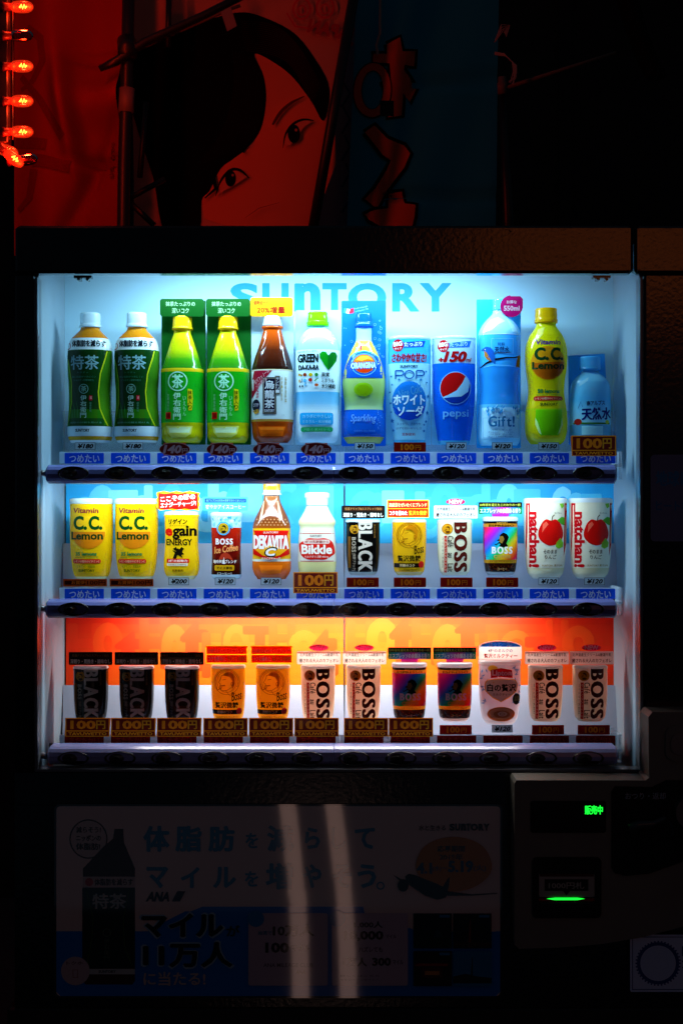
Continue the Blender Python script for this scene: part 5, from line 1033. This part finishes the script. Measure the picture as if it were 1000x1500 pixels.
g = G(); g.tube([wpt(186.5, 130, .68) - o, wpt(185, 165, .68) - o], .0155, 14); g.out('joint', mat('grey_joint', (.16, .13, .12), .5), r, smooth=True)
g = G(); g.tube([wpt(186, 60, .68) - o, wpt(187, 82, .66) - o], .019, 12); g.out('clamp', M['pole'], r, smooth=True)
r, o = pole('cross_arm', 'black tapering arm reaching up to the right from the vertical pole', [(146, 101, .66), (170, 90, .66), (212, 62, .67), (300, 22, .68), (390, -24, .68)], [.006, .009, .009, .008, .008], M['pole'], .66)
pole('cord_arm', 'thin tan stick crossing above the dark hair', [(196, 76, .84), (330, 16, .84), (352, 8, .84)], .0035, M['wood'], .84, 'stick')
pole('slanted_pole', 'black slanted pole along the right edge of the portrait banner', [(524, -40, .86), (454, 360, .86)], .011, M['pole'], .86)
for i, (a, b, t) in enumerate((((248, -10), (246, 70), 'thin upright dark rod above the dark hair'), ((215, 150), (205, 260), 'thin dark rod between the vertical pole and the hair'), ((190, 290), (242, 262), 'short dark brace low beside the vertical pole'), ((190, 296), (226, 330), 'lowest dark brace sloping down beside the vertical pole'))):
    pole('dark_rod', t, [(a[0], a[1], .8), (b[0], b[1], .8)], .006, M['pole'], .8, 'rod')
tg = Print(lambda x, y, l: wpt(x, y, .83) - Vector((0, l, 0)), None); tg.poly([(323, 16), (338, 10), (347, 38), (333, 46)], (.42, .38, .38)); tag(tg.out('paper_tag', M['card']), 'pale paper tag hanging from the stick over the hair', 'tag')
# right-hand bamboo stick with a clamp, and frayed strings
r, o = pole('bamboo_stick', 'thin bamboo stick pointing up to the right in the dark', [(736, 130, .95), (820, 103, .95), (901, 77, .95)], [.0048, .004, .0035], M['wood'], .95, 'stick')
g = G(); g.tube([wpt(735, 113, .95) - o, wpt(735, 121, .95) - o, wpt(735, 122, .95) - o, wpt(735, 138, .95) - o], [.0085, .009, .011, .0095], 14); g.out('clamp', mat('worn_clamp', (.16, .11, .08), .6), r, smooth=True)
r, o = pole('grey_pole', 'slim dark pole under the bamboo stick clamp', [(735, 138, .96), (743, 300, .96), (748, 420, .96)], [.008, .012, .014], M['pole'], .96)
tas = empty('frayed_string', wpt(742, 80, .93), 'frayed pale strings at the edge of the teal banner', 'string')
for i in range(11):
    x0, y0 = 724, 74; k = i / 10; g = G(); up = i < 4
    pts = [(x0, 62, .93), (734, 48 - 4 * i, .925), (740 + 2 * i, 40 - i, .925), (738 + i, 48 + 2 * i, .925)] if up else [(x0, y0 + i * .6, .93), (736 + k * 4, 76 + k * 6, .925), (746 + k * 10, 88 + k * 8, .92), (748 + k * 8, 104 + 10 * rr.random(), .92), (744 + 10 * rr.random(), 118 + 6 * rr.random(), .92)]
    g.tube([wpt(*q) - tas.location for q in pts], .0012, 5); g.out('strand', M['cord'], tas)
g = G(); g.tube([wpt(557, -20, .99), wpt(556, 50, .985), wpt(551, 66, .985), wpt(553, 80, .985)], .003, 6); tag(g.out('hanging_cord', M['cord']), 'thin brown cord hanging in front of the teal banner', 'cord')
hs = empty('ribbed_hose', wpt(930, 0, 1.1), 'ribbed dark hose looping down in the upper right corner', 'hose')
c0 = [(905, -40), (918, 0), (930, 40), (944, 80), (960, 112)]
for i in range(34):
    t = i / 33 * 3.999; k = int(t); u = t - k; x = c0[k][0] + (c0[k + 1][0] - c0[k][0]) * u; y = c0[k][1] + (c0[k + 1][1] - c0[k][1]) * u
    a = wpt(x, y, 1.1) - hs.location; g = G(); g.tube([a - Vector((0, 0, .0035)), a, a + Vector((0, 0, .0035))], [.020, .025, .020], 14); g.out('rib', M['pole'], hs)

# ------------------------------------------------------------------ string of red bulbs at the left
M['bulb'], nt, pr, out_ = newmat('red_bulb_glass'); nt.nodes.remove(pr)
tr = nt.nodes.new('ShaderNodeBsdfTransparent'); tr.inputs[0].default_value = (1, .10, .03, 1); gl = nt.nodes.new('ShaderNodeBsdfGlossy'); gl.inputs['Roughness'].default_value = .08
em = nt.nodes.new('ShaderNodeEmission'); em.inputs[0].default_value = (1, .055, .010, 1); em.inputs[1].default_value = .30
m1 = nt.nodes.new('ShaderNodeMixShader'); m1.inputs[0].default_value = .10; a1 = nt.nodes.new('ShaderNodeAddShader')
nt.links.new(tr.outputs[0], m1.inputs[1]); nt.links.new(gl.outputs[0], m1.inputs[2]); nt.links.new(m1.outputs[0], a1.inputs[0]); nt.links.new(em.outputs[0], a1.inputs[1]); nt.links.new(a1.outputs[0], out_.inputs['Surface'])
M['dead'] = clear('unlit_bulb_glass', (.55, .05, .03), 1.5, .1)
M['fil'] = emit('hot_filament', (1, .62, .18), 30); M['socket'] = mat('red_socket', (.10, .006, .004), .4)
M['bar'] = mat('lamp_bar', (.012, .006, .006), .35)
BD = .30
bar = empty('lamp_bar', wpt(14, 0, BD), 'dark upright bar carrying the red bulbs at the left edge', 'bar')
g = G()
A = wpt(-3, -260, BD); B = wpt(11, 208, BD); g.box(A.x - bar.location.x, B.x - bar.location.x, .004, .03, B.z - bar.location.z, A.z - bar.location.z, bev=.002); g.out('channel', M['bar'], bar)
for x in (13.5, 19): g = G(); g.tube([wpt(x, -260, BD + .01) - bar.location, wpt(x, 205, BD + .01) - bar.location], .0016, 8); g.out('wire', M['bar'], bar)
def bulb(px, py, ang, lit=True, label='', dx=0, dep=BD, light=True):
    c = wpt(px, py, dep); r = empty('red_bulb', c, label, 'light bulb', 'red bulbs on the lamp bar'); r.rotation_euler = (0, ang, 0)
    prof = [(0, .0055), (.004, .0085), (.010, .0098), (.020, .0102), (.028, .0095), (.0335, .0070), (.0365, .0035), (.0375, .0004)]
    g = G(); g.tube([(x, 0, 0) for x, q in prof], [q for x, q in prof], 20); g.out('glass', M['bulb'] if lit else M['dead'], r, smooth=True)
    g = G(); g.tube([(-.014, 0, 0), (-.010, 0, 0), (0, 0, 0)], [.0085, .007, .0062], 14); g.out('socket', M['socket'] , r, smooth=True)
    if lit or True:
        g = G(); zz = [(.014, 0, -.0015), (.017, 0, .0035), (.019, 0, -.003), (.022, 0, .0036), (.024, 0, -.002), (.026, 0, .001)]; g.tube([(a, -.001, b + .0006 * math.sin(py)) for a, _, b in zz], .0016, 6)
        g.out('filament', M['fil'] if lit else M['chrome'], r)
    if lit and light:
        l = bpy.data.lights.new('bulb_light', 'POINT'); l.energy = .44; l.color = (1, .105, .028); l.shadow_soft_size = .014; o = bpy.data.objects.new('bulb_light', l); COL.objects.link(o); o.parent = r; o.location = (.02, -.004, 0)
    return r
names = ['topmost whole red bulb in view at the left edge', 'unlit red bulb under the topmost glowing one', 'red bulb just below the unlit one', 'third glowing red bulb down the left edge', 'red bulb just above the bottom cluster']
for (py, n) in zip((10, 52, 97, 148, 193), names): bulb(17, py, 0, py != 52, n)
for k, py in enumerate((-40, -90, -140, -190, -240)): bulb(17, py, 0, True, 'red bulb on the lamp bar continuing above the view')
bulb(-4, 216, R(18), True, 'red bulb at the left end of the bottom cluster'); bulb(9, 222, R(40), True, 'red bulb in the middle of the bottom cluster', dep=.29); bulb(24, 236, R(-8), False, 'unlit bulb at the right end of the bottom cluster', dep=.31)

# ------------------------------------------------------------------ across the street, behind the viewer (seen only mirrored in the door)
M['lamp_warm'] = emit('tall_warm_light_tube', (1, .60, .50), .66); M['lamp_orange'] = emit('orange_sign_face', (1, .22, .05), .85)
for x, t in ((-.245, 'left one of two tall light tubes across the street'), (.005, 'right one of two tall light tubes across the street')):
    r = empty('street_light_tube', (x, -5.6, .0), t, 'street light', 'tall light tubes across the street')
    g = G(); g.tube([(.07 * ((z - .2) / .5) ** 2 * -.3 + .03, 0, z) for z in [.12 + i * .11 for i in range(11)]], .044, 16); g.out('tube', M['lamp_warm'], r, smooth=True)
    g = G(); g.box(-.1, .1, -.1, .1, 0, .119); g.out('base', M['bar'], r)
r = empty('orange_sign', (1.9, -7.0, 0), 'orange lit shop sign on a post across the street', 'sign')
g = G(); g.box(-1.1, 1.1, -.05, .05, 2.7, 3.4, bev=.02); g.out('sign_face', M['lamp_orange'], r); g = G(); g.tube([(0, 0, 0), (0, 0, 2.69)], .05, 12); g.out('post', M['pole'], r)

# shared source curve is no longer needed
bpy.data.objects.remove(_to, do_unlink=True); bpy.data.curves.remove(_tc)
